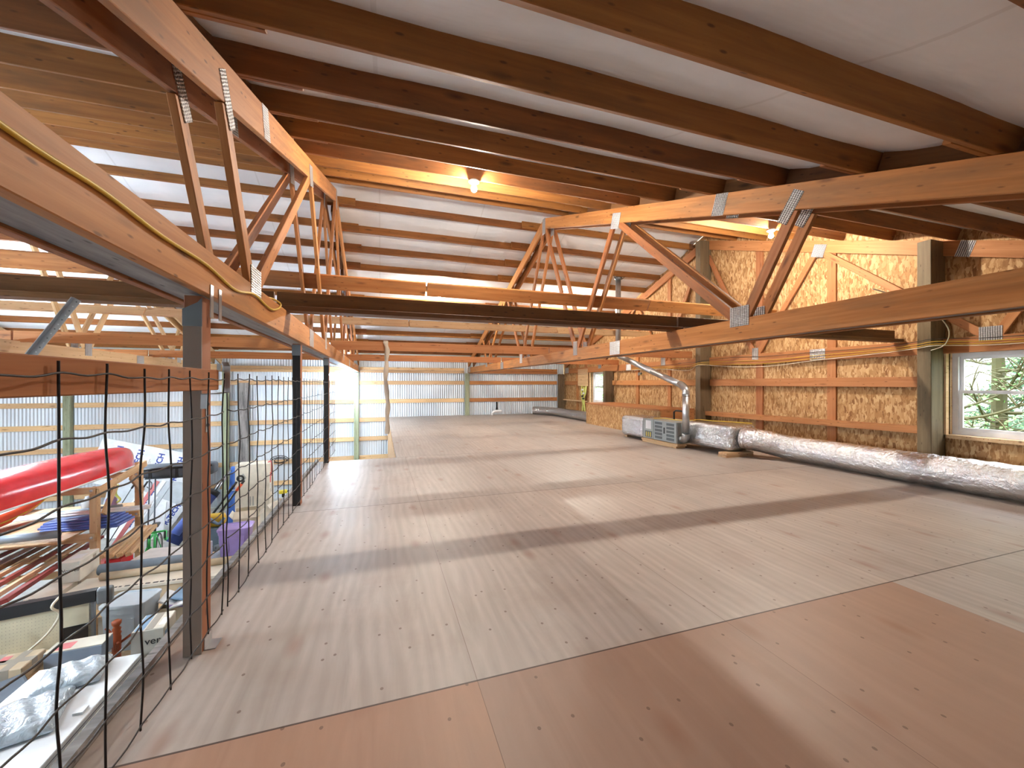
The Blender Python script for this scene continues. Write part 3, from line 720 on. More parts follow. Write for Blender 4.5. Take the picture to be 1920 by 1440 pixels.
# ------------------------------------------------------------------ low chipboard chase, furnace, ducts, flue
ch = thing('knee_wall_box', 'low chipboard box under the far window behind the furnace', 'box', (6.1, 8.5, 0))
box('front_panel', (-0.53, -1.53, 0), (-0.50, 1.64, 0.555), M_OSB, ch)
box('end_panel', (-0.50, 1.61, 0), (0.69, 1.64, 0.555), M_OSB, ch); box('near_end_panel', (-0.50, -1.53, 0), (0.36, -1.50, 0.555), W_STUD, ch)
M, L = frame((-0.05, -1.53, 0.575), (-0.05, 1.66, 0.575), (1, 0, 0)); bm = NB(); bx(bm, (-L / 2, -0.019, -0.5), (L / 2, 0.019, 0.42)); finish('lid_board', bm, W_STUD, ch, M)

fu = thing('furnace', 'grey furnace cabinet lying on its side by the right wall', 'furnace', (4.95, 6.2, 0))
box('cabinet', (0, -0.46, 0.075), (0.52, 0.49, 0.45), M_FURN, fu, 0.006)
box('solid_panel', (-0.010, 0.17, 0.08), (0, 0.485, 0.445), M_FURN, fu, 0.003)
pn = box('louvre_panel', (-0.014, -0.455, 0.08), (0, 0.155, 0.445), M_FURN, fu, 0.003)
for cx in (-0.30, 0.02):
    for k in range(5):
        box('louvre', (-0.017, cx - 0.10, 0.11 + k * 0.066), (-0.0135, cx + 0.10, 0.155 + k * 0.066), M_FURND, pn)
box('latch', (-0.022, -0.155, 0.22), (-0.0135, -0.125, 0.33), M_BLK, pn, 0.003)
lb = box('label_plate', (-0.0125, 0.24, 0.26), (-0.0098, 0.40, 0.42), M_WHITE, fu); box('rating_label', (-0.0125, 0.21, 0.10), (-0.0098, 0.42, 0.22), M_FURND, fu)
for yy in (0.25, 0.31, 0.37): box('label_stripe', (-0.0135, yy, 0.11), (-0.0125, yy + 0.02, 0.20), M_YELP, fu)
pl = thing('furnace_stand', 'pale plank platform under the grey furnace', 'stand', (5.0, 6.2, 0))
for z0, e in ((0.0, 0.03), (0.037, 0.0)):
    M, L = frame((0.0, -0.52 + e, z0 + 0.018), (0.0, 0.485 - e, z0 + 0.018), (1, 0, 0)); bm = NB(); rbox(bm, (-L / 2, -0.018, -0.10), (L / 2, 0.018, 0.10), 0.002, 1); finish('plank', bm, W_PALE, pl, M)
# gas pipe loop behind the furnace
tag(tubeobj('gas_pipe', [(5.30, 5.95, 0.452), (5.30, 5.95, 0.60), (5.30, 6.0, 0.625), (5.30, 6.18, 0.625), (5.30, 6.23, 0.60), (5.30, 6.23, 0.453)], 0.016, M_BLACKM), 'black gas pipe loop on top of the furnace', 'pipe')
tag(tubeobj('furnace_cable', spline([(5.05, 6.5, 0.462), (5.12, 6.3, 0.474), (5.2, 6.05, 0.464), (5.28, 5.78, 0.478), (5.35, 5.65, 0.50), (5.38, 5.4, 0.50), (5.55, 5.1, 0.50), (5.76, 4.95, 0.485)], 6), 0.009, M_YEL, None, 6), 'yellow flexible line lying over the furnace top', 'cable')
def foilbox(name, lo, hi, r, label, seed, cat='duct'):
    bm = NB(); t = bmesh.new(); bx(t, lo, hi); bmesh.ops.bevel(t, geom=t.edges[:], offset=r, segments=4, affect='EDGES', profile=0.6)
    bmesh.ops.subdivide_edges(t, edges=t.edges[:], cuts=5, use_grid_fill=True)
    rg = random.Random(seed)
    for v in t.verts: v.co += Vector((rg.uniform(-1, 1), rg.uniform(-1, 1), rg.uniform(-1, 1))) * 0.0035
    me = bpy.data.meshes.new('t'); t.to_mesh(me); t.free(); bm.from_mesh(me); bpy.data.meshes.remove(me)
    return tag(finish(name, bm, M_FOIL, smooth=True), label, cat)
foilbox('foil_plenum', (4.93, 6.70, 0.042), (5.50, 7.45, 0.455), 0.10, 'short foil wrapped plenum box left of the grey furnace', 1)
foilbox('foil_plenum', (5.12, 4.78, 0.082), (5.68, 5.735, 0.475), 0.09, 'large foil wrapped plenum box right of the grey furnace', 2)
for k, z in enumerate((0.0, 0.037)):
    o = board('support_block', (5.0 + 0.01 * k, 4.82, z + 0.018), (5.55, 4.82, z + 0.018), (0, 1, 0), 0.16, 0.036, W_PALE); tag(o, '%s of two wood blocks propping up the large foil plenum' % ('lower', 'upper')[k], 'block', 'blocks under the foil plenum')
o = board('support_block', (4.97, 7.32, 0.017), (5.42, 7.32, 0.017), (0, 1, 0), 0.09, 0.034, W_PALE); tag(o, 'single wood block under the short foil plenum', 'block')
def flex(name, pts, r, label, seed):
    rg = random.Random(seed); P = spline(pts, 14); out = []; rr = []
    for i, p in enumerate(P):
        out.append(p); rr.append(r * (1 + 0.025 * math.sin(i * 1.9) + rg.uniform(-0.012, 0.012)))
    bm = NB(); tube(bm, out, rr, 28); return tag(finish(name, bm, M_FOIL, smooth=True), label, 'duct')
flex('flexible_duct', [(5.42, 4.80, 0.28), (5.45, 4.70, 0.278), (5.57, 4.55, 0.25), (5.72, 4.3, 0.195), (5.78, 3.6, 0.185), (5.78, 2.9, 0.182), (5.79, 2.2, 0.182), (5.80, 1.2, 0.182), (5.80, 0.1, 0.182)], 0.175, 'long round silver duct along the right wall below the window', 3)
flex('flexible_duct', [(5.30, 13.6, 0.15), (5.52, 13.4, 0.155), (5.74, 12.9, 0.155), (5.83, 12.2, 0.15), (5.86, 11.3, 0.15), (5.88, 10.22, 0.15)], 0.142, 'short silver duct in the far corner beyond the chipboard box', 4)
fp = thing('flue_pipe', 'bare steel flue pipe rising from the furnace and slanting to the roof', 'pipe', (5.06, 5.60, 0.15))
def fl(a): return [Vector(p) - Vector((5.06, 5.60, 0.15)) for p in a]
V0 = [(5.03, 5.728, 0.168), (5.03, 5.66, 0.168), (5.005, 5.60, 0.20), (5.0, 5.585, 0.27)]
tubeobj('lower_elbow', spline(fl(V0), 4), 0.062, M_GALV, fp, 18)
tubeobj('riser', fl([(5.0, 5.585, 0.26), (5.0, 5.585, 0.97)]), 0.058, M_GALV, fp, 18)
tubeobj('upper_elbow', spline(fl([(5.0, 5.585, 0.95), (5.008, 5.60, 1.03), (5.04, 5.70, 1.09), (5.08, 5.82, 1.13)]), 4), 0.062, M_GALV, fp, 18)
tubeobj('slanting_run', fl([(5.07, 5.79, 1.12), (5.30, 6.9, 1.395)]), 0.058, M_GALV, fp, 18)
tubeobj('slanting_run', fl([(5.29, 6.85, 1.385), (5.60, 8.45, 1.80)]), 0.061, M_GALV, fp, 18)
tubeobj('top_elbow', spline(fl([(5.59, 8.42, 1.79), (5.61, 8.56, 1.84), (5.62, 8.60, 1.93), (5.62, 8.60, 2.0)]), 4), 0.066, M_GALV, fp, 18)
tubeobj('stack', fl([(5.62, 8.60, 1.95), (5.62, 8.60, 3.845)]), 0.066, M_GALV, fp, 18)
bm = NB(); lathe(bm, [(0.067, 0), (0.095, 0.02), (0.095, 0.07), (0.067, 0.10)], 18); finish('collar', bm, M_GALVD, fp, Matrix.Translation(fl([(5.62, 8.60, 3.72)])[0]), True)
for s in (-1, 1): tubeobj('stay_wire', fl([(5.62 + 0.09 * s, 8.58, 3.74), (5.62 + 0.26 * s, 8.5, 3.90)]), 0.006, M_BLACKM, fp, 5)
for z in (0.28, 0.93): tubeobj('crimp_ring', fl([(5.0 + 0.0605 * math.cos(t), 5.585 + 0.0605 * math.sin(t), z) for t in (2 * math.pi * k / 18 for k in range(18))]), 0.004, M_GALVD, fp, 5, True)
# cables along the gable wall
for nm, z0, m, r, l, dz in (('black_cable', 1.62, M_BLK, 0.004, 'thin black cable stapled along the chipboard wall', 0.02), ('yellow_cable', 1.585, M_YEL, 0.005, 'upper yellow cable along the gable truss chord', -0.02), ('yellow_cable', 1.555, M_YEL, 0.005, 'lower yellow cable sagging along the gable truss chord', -0.05),
                        ('white_cable', 1.535, M_CREAM, 0.005, 'white cable looping across the ridge post and the gable truss', -0.08)):
    pts = [(6.70, 9.6, z0 - 0.02), (6.70, 8.4, z0 - 0.03), (6.67, 7.4, z0 + dz - 0.02), (6.475, 6.95, z0 - 0.02), (6.475, 6.75, z0), (6.70, 6.2, z0 + 0.02 + dz), (6.705, 5.4, z0 + dz), (6.705, 4.6, z0 + dz * 0.5 + 0.02), (6.68, 3.7, z0 + 0.03), (6.475, 3.2, z0 + 0.05), (6.475, 3.0, z0 + 0.07), (6.69, 2.6, z0 + 0.05), (6.71, 1.6, z0 + 0.06), (6.71, 0.6, z0 + 0.06)]
    tag(tubeobj(nm, spline(pts, 5), r, m, None, 6), l, 'cable')
tag(tubeobj('white_cable', spline([(6.46, 3.05, 1.55), (6.3, 2.85, 1.60), (5.8, 2.6, 1.74), (5.0, 2.42, 1.90), (4.2, 2.38, 1.99)], 6), 0.005, M_CREAM, None, 6), 'white cable hanging free from the near post up toward the right truss', 'cable')
jb = thing('junction_box', 'small steel junction box on the gable truss chord left of the ridge post', 'box', (6.70, 9.20, 1.46)); box('box_body', (-0.03, -0.06, -0.1), (0.022, 0.06, -0.02), M_GALVD, jb, 0.005); tubeobj('cord', spline([(-0.03, 0, -0.06), (-0.06, -0.1, -0.09), (-0.04, -0.25, -0.05), (0, -0.3, 0.03)], 5), 0.005, M_YEL, jb, 5)
# shallow panel and harness straps by the far window
dp = thing('wall_panel', 'pale plank panel on the chipboard wall left of the far window', 'panel', (6.73, 12.5, 1.05))
for k in range(3): board('plank', (0.0, -0.36, 0.10 + k * 0.2), (0.0, 0.34, 0.10 + k * 0.2), (0, 0, 1), 0.196, 0.03, W_PALE, dp)
hn = thing('safety_harness', 'yellow green webbing harness with white clips hanging by the far window', 'harness', (6.62, 12.2, 0.6))
for i, P in enumerate(([(0.05, 0.25, 0.45), (0.0, 0.18, 0.2), (0.03, 0.12, -0.05), (0.0, 0.14, -0.45)], [(0.05, -0.05, 0.45), (0.0, -0.08, 0.2), (0.02, 0.05, 0.0), (0.01, -0.04, -0.45)], [(0.05, 0.1, 0.42), (0.0, 0.02, 0.25), (0.02, 0.2, 0.05), (0.0, 0.05, -0.2)])):
    tubeobj('strap', spline(P, 6), 0.028, M_LIME, hn, 8)
for x, yv, z in ((0.0, 0.1, 0.32), (-0.01, 0.02, 0.2), (0.0, 0.12, 0.1), (0.0, 0.06, 0.02)): box('clip', (x - 0.02, yv - 0.05, z - 0.03), (x + 0.02, yv + 0.05, z + 0.03), M_WHITE if z > 0.15 else M_BLK, hn, 0.008)
# vent stub at the far wall
vs = thing('vent_stub', 'white elbow pipe with a black riser at the foot of the far steel wall', 'pipe', (3.98, 13.83, 0))
tubeobj('elbow', spline([(-0.19, 0, 0.0), (-0.17, 0, 0.09), (-0.05, 0, 0.14), (0.16, 0, 0.15)], 6), 0.045, M_WHITE, vs, 14)
tubeobj('riser', [(0.0, 0.05, 0.18), (0.0, 0.05, 0.30), (0.0, 0.05, 0.47)], [0.05, 0.035, 0.03], M_BLK, vs, 12)

# ------------------------------------------------------------------ storage bay below: lumber rack, canoe and what lies on the rack
rk = thing('lumber_rack', 'tall lumber rack of pale two-by-fours carrying the red canoe', 'rack', (-4.6, 7.8, GZ))
ro = rk.location.copy()
def rb(nm, a, b, wd, w_, t_, m=W_PALE): return board(nm, a, b, wd, w_, t_, m, rk, origin=ro)
for y, zt, za in ((7.28, -0.345, -0.335), (8.37, -0.19, -0.335)):
    rb('upright', (-3.90, y, GZ), (-3.90, y, zt), (1, 0, 0), 0.085, 0.085); rb('upright', (-6.1, y, GZ), (-6.1, y, zt), (1, 0, 0), 0.085, 0.085)
    rb('arm', (-3.86, y - 0.063, za - 0.045), (-6.15, y - 0.063, za - 0.045), (0, 0, 1), 0.09, 0.04)
    rb('arm', (-3.86, y - 0.063, -1.045), (-6.15, y - 0.063, -1.045), (0, 0, 1), 0.11, 0.04)
    rb('arm', (-3.86, y - 0.063, -1.52 - 0.13 * (y > 8)), (-6.15, y - 0.063, -1.52 - 0.13 * (y > 8)), (0, 0, 1), 0.09, 0.04)
    for zz in (za - 0.045, -1.045):
        bm = NB(); lathe(bm, [(0.02, 0), (0.02, 0.004), (0.01, 0.009)], 8); finish('bolt', bm, M_GALV, rk, Matrix.Translation(Vector((-3.90, y - 0.083, zz)) - ro) @ Matrix.Rotation(R(90), 4, 'X'))
rb('side_rail', (-3.835, 7.22, -0.40), (-3.835, 8.43, -0.225), (0, 0, 1), 0.10, 0.036)
rb('knee_brace', (-3.835, 7.62, -0.40), (-3.835, 7.345, -0.76), (0, 1, 0), 0.09, 0.036); rb('knee_brace', (-3.835, 8.0, -0.36), (-3.835, 8.33, -0.68), (0, 1, 0), 0.09, 0.036)
rb('shelf_deck', (-5.0, 6.9, -0.978), (-5.0, 8.8, -0.978), (1, 0, 0), 1.9, 0.018)

def canoe():
    r = thing('canoe', 'shiny red canoe lying upside down on top of the lumber rack', 'canoe', (-4.42, 6.85, -0.29))
    Lh, n, m = 2.45, 44, 16; bm = NB(); rows = []; edgeL = []; edgeR = []
    for i in range(n + 1):
        t = -1 + 2 * i / n; a = abs(t)
        bw = max(0.008, 0.42 * (1 - a ** 2.6) ** 0.85)
        full = (1 - a ** 9) ** 0.5
        dz = -0.12 * a ** 4                        # sheer drops toward the ends when upside down
        top = (0.335 - 0.03 * a ** 3) * full + dz * (1 - full) * 0 + 0.02 * a ** 4 * full
        y = t * Lh + (0.0)
        ring = []
        for k in range(m + 1):
            s = math.pi * k / m; c_, s_ = math.cos(s), math.sin(s)
            ring.append(bm.verts.new((bw * math.copysign(abs(c_) ** 0.75, c_), y, dz * (1 - s_ ** 0.8) + top * s_ ** 0.62)))
        rows.append(ring); edgeL.append((ring[0].co.x, y, dz)); edgeR.append((ring[-1].co.x, y, dz))
    for A, B in zip(rows, rows[1:]):
        for k in range(m): bm.faces.new((A[k], A[k + 1], B[k + 1], B[k]))
    bm.faces.new(rows[0]); bm.faces.new(rows[-1][::-1])
    finish('hull', bm, M_RED, r, smooth=True)
    tubeobj('gunwale', edgeL, 0.014, M_WHITE, r, 6); tubeobj('gunwale', edgeR, 0.014, M_WHITE, r, 6)
    tubeobj('deck_plate', [(0, 2.2, -0.11), (0, 2.43, -0.125)], [0.05, 0.01], M_BLK, r, 6)
canoe()
def hull(name, label, loc, rz, L_, b, h, mat, tip, mat2, rx=0.0):
    r = thing(name, label, 'kayak', loc, rz); n, m = 28, 14; bm = NB(); rows = []
    for i in range(n + 1):
        t = -1 + 2 * i / n; bw = max(0.004, b * (1 - abs(t) ** 2.2)); hh = max(0.004, h * (1 - abs(t) ** 4)); up = tip * abs(t) ** 3
        rows.append([bm.verts.new((bw * math.cos(q), t * L_ / 2, up + hh * (math.sin(q) if math.sin(q) > 0 else 0.8 * math.sin(q)))) for q in (2 * math.pi * k / m for k in range(m))])
    for A, B in zip(rows, rows[1:]):
        for k in range(m):
            f = bm.faces.new((A[k], A[(k + 1) % m], B[(k + 1) % m], B[k])); f.material_index = 1 if 2 <= k < 5 else 0
    bm.faces.new(rows[0]); bm.faces.new(rows[-1][::-1])
    finish('shell', bm, [mat, mat2], r, smooth=True)
    tubeobj('seam_line', [((b * (1 - abs(t) ** 2.2)) * 1.005, t * L_ / 2, tip * abs(t) ** 3) for t in (-0.98 + 1.96 * k / 24 for k in range(25))], 0.008, M_YELP, r, 5)
    return r
hull('kayak', 'slim orange and white kayak on the middle shelf of the lumber rack', (-5.30, 7.05, -0.83), R(-6), 3.0, 0.20, 0.13, M_ORG, 0.16, M_WHITE)
hull('kayak', 'blue kayak behind the orange one on the lumber rack', (-5.74, 8.4, -0.78), R(0), 3.4, 0.24, 0.17, M_BLUE, 0.10, M_NAVY)
# tarp, pipes and strips on the middle shelf (deck top -0.969)
bm = NB()
for k in range(5):
    g = 0.02 * math.sin(k * 2.1)
    rbox(bm, (-0.45 + g, -0.22 + 0.02 * k, 0.028 * k), (0.45 - 0.03 * k, 0.22 - 0.015 * k, 0.028 * k + 0.032), 0.012, 2)
for v in bm.verts: v.co.z += 0.02 * math.sin(v.co.x * 5) * (v.co.z > 0.02) - 0.1 * max(0, v.co.x - 0.32) * (v.co.z > 0.02)
o = finish('folded_tarp', bm, M_TARP, None, Matrix.Translation((-4.12, 7.55, -0.967)), True); tag(o, 'folded blue tarpaulin on the middle shelf of the lumber rack', 'tarp')
tag(tubeobj('gutter_pipe', [(-4.98, 7.02, -0.91), (-4.12, 6.98, -0.885)], 0.052, M_HULLG, None, 16), 'dark grey pipe with open end at the front of the rack shelf', 'pipe')
tag(tubeobj('gutter_pipe', [(-4.95, 8.0, -0.90), (-4.05, 8.2, -0.90)], 0.06, M_HULLG, None, 16), 'pale grey gutter length lying behind the blue tarp', 'pipe')
for k, (z, y, xe, l) in enumerate(((-0.765, 7.66, -3.42, 'upper white vinyl strip lying across the blue tarp'), (-0.785, 7.60, -3.40, 'lower white vinyl strip lying across the blue tarp'))):
    o = board('vinyl_strip', (-4.9, y - 0.12, z), (xe, y, z - 0.0), (0, 1, 0.2), 0.06, 0.016, M_WHITE); tag(o, l, 'strip', 'white strips over the tarp')
# boards stacked on the lower arms, running away from the viewer
for k, (x, z, m, w_, l) in enumerate(((-4.02, -1.245, W_RED, 0.12, 'dark red stained board, outermost of the lumber pile'), (-4.14, -1.22, W_PALE, 0.10, 'pale board beside the outermost red one in the lumber pile'), (-4.26, -1.19, W_RED, 0.11, 'second red stained board in the lumber pile'),
                              (-4.38, -1.16, W_PALE, 0.09, 'pale narrow board between red ones in the lumber pile'), (-4.48, -1.13, W_DARK, 0.09, 'brown board in the middle of the lumber pile'), (-4.60, -1.12, W_PINK, 0.11, 'primed pinkish white board in the lumber pile'),
                              (-4.74, -1.10, W_RED, 0.12, 'red board at the back of the lumber pile'), (-4.90, -1.06, W_PALE, 0.2, 'wide golden plank at the back of the lumber pile'))):
    o = board('lumber_board', (x + 0.14, 5.75 - 0.05 * k, z + 0.03), (x - 0.74, 9.0, z - 0.36), (1, 0, 0.35), w_, 0.045, m); tag(o, l, 'board', 'boards in the lumber pile')
for k in range(4):
    o = board('bundled_plank', (-3.36 - 0.1 * k, 6.95, -1.25), (-3.62 - 0.075 * k, 8.22, -1.25), (1, 0, 0.2), 0.068, 0.05, W_PALE); tag(o, '%s pale plank from the right in the bundle behind the rack upright' % ORD[k], 'plank', 'planks behind the rack upright')
# work tables under the piles
def table(x0, x1, y0, y1, z, label, rz=0.0, mat=W_PALE):
    cx, cy_ = (x0 + x1) / 2, (y0 + y1) / 2; r = thing('work_table', label, 'table', (cx, cy_, GZ), rz); hx, hy, h = (x1 - x0) / 2, (y1 - y0) / 2, z - GZ
    M, L = frame((-hx, 0, h - 0.015), (hx, 0, h - 0.015), (0, 1, 0)); bm = NB(); bx(bm, (-L / 2, -0.015, -hy), (L / 2, 0.015, hy)); finish('table_top', bm, mat, r, M)
    for a in (-1, 1):
        for b in (-1, 1): box('leg', (a * (hx - 0.08) - 0.035, b * (hy - 0.08) - 0.035, 0), (a * (hx - 0.08) + 0.035, b * (hy - 0.08) + 0.035, h - 0.031), M_CARDP, r)
    return r
table(-4.02, -1.95, 5.9, 6.78, -1.555, 'long table under the flat cartons and the carpet roll')
def carton(name, label, loc, sx, sy, sz, mat=M_CARD, rz=0.0, tape=True, cat='box', group=None):
    r = thing(name, label, cat, loc, rz, group); box('carton_body', (-sx / 2, -sy / 2, 0), (sx / 2, sy / 2, sz), mat, r, 0.006, 1)
    if tape:
        bm = NB(); bx(bm, (-sx / 2 - 0.001, -0.03, sz), (sx / 2 + 0.001, 0.03, sz + 0.0012)); bx(bm, (sx / 2, -0.03, sz * 0.6), (sx / 2 + 0.0012, 0.03, sz)); bx(bm, (-sx * 0.3, -sy / 2 - 0.0012, 0), (-sx * 0.3 + 0.06, -sy / 2, sz)); finish('tape', bm, M_TAPE, r)
    return r
lc = carton('long_carton', 'long flat cardboard carton lying on the table under the rolls', (-2.73, 6.27, -1.554), 1.62, 0.46, 0.19)
for i, (x, s) in enumerate(((0.48, 'HANDLE WITH CARE'), (-0.15, 'THIS SIDE UP'))):
    bm = NB()
    for k in range(3): bx(bm, (x - 0.12 + 0.01 * k, -0.2315, 0.05 + 0.03 * k), (x + 0.12 - 0.02 * k, -0.23, 0.062 + 0.03 * k))
    finish('print', bm, M_INKG, lc)
fc = carton('long_carton', 'thin flat carton with a row of dark print on top of the long carton', (-2.70, 6.22, -1.362), 1.65, 0.40, 0.045, M_CARDP, tape=False)
bm = NB(); rg = random.Random(4); x = -0.7
while x < 0.55:
    wv = rg.uniform(0.02, 0.06); bx(bm, (x, -0.19, 0.0455), (x + wv, -0.16, 0.0462)); x += wv + rg.uniform(0.012, 0.03)
finish('print', bm, M_INK, fc)
o = carton('flat_pack', 'pale flat pack on the left end of the table under the small white box', (-3.70, 6.38, -1.554), 0.26, 0.85, 0.26, M_CARDP, cat='box')
tag(tubeobj('roll_of_paper', [(-3.32, 6.30, -1.268), (-1.95, 6.36, -1.268)], 0.045, M_CARD, None, 16), 'tan paper wrapped roll in front of the grey carpet roll', 'roll')
cr_ = thing('carpet_roll', 'thick grey carpet roll lying along the table', 'roll', (-3.05, 6.60, -1.29)); bm = NB(); tube(bm, [(-0.44, 0, 0), (0.44, 0.03, 0)], 0.068, 20); finish('roll', bm, M_ROLLG, cr_, smooth=True); tubeobj('core', [(-0.445, 0, 0), (0.445, 0.03, 0)], 0.02, M_CARD, cr_, 10)
nb = carton('small_box', 'small white box with black script lettering by the rack upright', (-3.63, 6.50, -1.293), 0.19, 0.42, 0.25, M_WHITEC, R(4), tape=False)
text('lettering', 'Norwell', 0.052, facing((0.0, -0.212, 0.15), (1, 0, 0), (0, 0, 1)), M_INK, nb, shear=0.35); box('address_label', (-0.06, -0.10, 0.25), (0.05, 0.06, 0.2515), M_WHITE, nb); box('side_flap', (0.095, 0.06, 0.15), (0.0965, 0.13, 0.22), M_TAPE, nb)
# second table further back with white boxes
table(-3.76, -2.56, 6.95, 7.62, -1.585, 'rear table behind the carpet roll carrying the white flat boxes')
rx_ = carton('red_box', 'small bright red box with white lettering bars behind the carpet roll', (-3.55, 7.13, -1.584), 0.18, 0.3, 0.27, M_REDBOX, tape=False)
for z in (0.19, 0.13): box('print_bar', (-0.07, -0.1515, z), (0.05, -0.1502, z + 0.03), M_WHITE, rx_)
box('print_bar', (-0.06, -0.1, 0.27), (0.04, 0.08, 0.2712), M_WHITE, rx_)
carton('flat_pack', 'large white flat box lying behind the carpet roll', (-3.15, 7.27, -1.584), 0.5, 0.5, 0.19, M_WHITE, R(-6), False)
wb = carton('flat_pack', 'white and pink printed box beside the large white flat box', (-2.73, 7.28, -1.584), 0.30, 0.5, 0.22, M_WHITE, R(-6), False); box('print_panel', (-0.14, 0.02, 0.22), (0.14, 0.22, 0.2215), M_PINK, wb); box('print_panel', (0.0, -0.24, 0.22), (0.14, 0.0, 0.2215), M_GREYC, wb)
for x, c in ((-0.14, M_WHITE), (-0.01, M_TOTEB)): box('window_print', (x, -0.2515, 0.04), (x + 0.12, -0.25, 0.18), c, wb)

# pegboard backed bench
wbx = thing('workbench', 'bench with a cream pegboard back under a black top beam', 'workbench', (-2.61, 4.83, GZ), R(13))
h = 1.34
box('bench_top', (-1.7, -0.50, h - 0.04), (0.0, -0.06, h), W_PALE, wbx); box('pegboard', (-1.7, -0.03, h - 0.05), (0.0, -0.012, h + 0.34), M_PEG, wbx)
box('top_beam', (-1.7, -0.045, h + 0.34), (0.035, 0.03, h + 0.445), M_BLK, wbx); box('end_post', (-0.012, -0.03, 0.0), (0.022, 0.02, h + 0.339), M_GALVD, wbx); box('black_panel', (-0.19, -0.036, h + 0.0), (-0.015, -0.0305, h + 0.15), M_BLK, wbx)
for x in (-1.6, -0.06): box('leg', (x - 0.04, -0.45, 0), (x + 0.04, -0.37, h - 0.041), W_PALE, wbx)
bm = NB()
for i in range(34):
    for k in range(9): bx(bm, (-0.95 + i * 0.022, -0.0312, h + 0.05 + k * 0.03), (-0.946 + i * 0.022, -0.0302, h + 0.054 + k * 0.03))
tag(finish('peg_holes', bm, M_TAPE, wbx), kind='stuff')
box('beam_cap', (0.036, -0.05, h + 0.30), (0.15, 0.03, h + 0.45), M_GALVD, wbx, 0.02)
tag(tubeobj('extension_cord', spline([(-2.78, 4.72, -0.80), (-2.80, 4.66, -0.86), (-2.77, 4.70, -0.95), (-2.82, 4.66, -1.08), (-2.92, 4.60, -1.19), (-2.98, 4.60, -1.245), (-2.92, 4.57, -1.247)], 6), 0.010, M_CREAM, None, 7), 'white power cord hanging over the pegboard near its right end', 'cord')
tag(tubeobj('extension_cord', spline([(-3.14, 4.578, -0.97), (-3.12, 4.55, -1.06), (-3.06, 4.54, -1.17), (-3.0, 4.56, -1.247)], 6), 0.009, M_CREAM, None, 7), 'white power cord coming out of a hole in the pegboard', 'cord')
# cartons on the bench top (z = -1.26) turned with it
c1 = carton('taped_carton', 'flat taped carton with red print at the left edge in front of the pegboard', (-3.04, 4.37, -1.259), 0.60, 0.26, 0.12, M_CARD, R(2))
for x in (-0.2, 0.0, 0.16): box('tape_band', (x, -0.131, 0.0), (x + 0.06, 0.131, 0.1215), M_TAPE, c1)
box('red_print', (-0.12, 0.0, 0.1202), (0.12, 0.09, 0.1212), M_PINK, c1)
c2 = carton('blue_grey_carton', 'long blue-grey sided carton with a white top on the bench', (-2.50, 4.47, -1.259), 0.38, 0.17, 0.13, M_GREYC, R(3), False); box('white_top', (-0.188, -0.083, 0.13), (0.188, 0.083, 0.136), M_CARDP, c2); box('red_print', (-0.15, -0.06, 0.136), (-0.03, 0.04, 0.1368), M_PINK, c2)
c3 = carton('taped_carton', 'low taped carton below the flat one, against the left edge of the picture', (-2.72, 3.92, -1.32), 0.66, 0.46, 0.12, M_CARD, R(3))
for x in (-0.25, 0.0, 0.2): box('tape_band', (x, -0.231, 0.0), (x + 0.06, 0.231, 0.1215), M_TAPE, c3)
c3b = carton('storage_carton', 'tall plain carton standing under the low taped carton', (-2.72, 3.92, GZ), 0.62, 0.42, 1.278, M_CARD, R(3), False)
# black case
cs = thing('tool_case', 'black flat tool case with grey lid labels on the carton', 'case', (-2.68, 3.86, -1.198), R(40)); box('lower_shell', (-0.19, -0.16, 0), (0.19, 0.16, 0.06), M_BLK, cs, 0.02); box('lid', (-0.2, -0.17, 0.062), (0.2, 0.17, 0.10), M_CHAR, cs, 0.02)
box('lid_label', (-0.15, -0.13, 0.1), (-0.03, -0.02, 0.1012), M_PINK, cs); box('lid_label', (-0.15, 0.03, 0.1), (0.0, 0.11, 0.1012), M_TAPE, cs)
for x in (-0.1, 0.1): box('latch', (x - 0.03, -0.176, 0.03), (x + 0.03, -0.1605, 0.075), M_GALVD, cs, 0.004)

def tote(label, loc, sx, sy, h, body, lid, rz=0.0, name='storage_tote'):
    r = thing(name, label, 'tote', loc, rz); bm = NB(); rr = []
    for z, s in ((0, 0.86), (h * 0.8, 0.96), (h * 0.8, 1.0), (h * 0.93, 1.0)):
        ring = []
        for q in range(24):
            t = 2 * math.pi * q / 24; c_, s_ = math.cos(t), math.sin(t)
            ring.append(bm.verts.new((sx / 2 * s * math.copysign(abs(c_) ** 0.3, c_), sy / 2 * s * math.copysign(abs(s_) ** 0.3, s_), z)))
        rr.append(ring)
    for A, B in zip(rr, rr[1:]):
        for k in range(24): bm.faces.new((A[k], A[(k + 1) % 24], B[(k + 1) % 24], B[k]))
    bm.faces.new(rr[0][::-1]); bm.faces.new(rr[-1]); finish('tub', bm, body, r)
    for a in (-0.24, 0.24):
        bm = NB(); bx(bm, (a * sx - 0.09 * sx, -sy / 2 * 0.965, h * 0.15), (a * sx + 0.09 * sx, -sy / 2 * 0.9, h * 0.7)); finish('rib_panel', bm, body, r)
    bm = NB(); rr = []
    for z, s in ((h * 0.931, 1.06), (h * 0.99, 1.06), (h, 1.03), (h, 0.9), (h * 0.975, 0.88)):
        rr.append([bm.verts.new((sx / 2 * s * math.copysign(abs(math.cos(t)) ** 0.3, math.cos(t)), sy / 2 * s * math.copysign(abs(math.sin(t)) ** 0.3, math.sin(t)), z)) for t in (2 * math.pi * q / 24 for q in range(24))])
    for A, B in zip(rr, rr[1:]):
        for k in range(24): bm.faces.new((A[k], A[(k + 1) % 24], B[(k + 1) % 24], B[k]))
    bm.faces.new(rr[0][::-1]); bm.faces.new(rr[-1]); finish('lid', bm, lid, r)
    return r
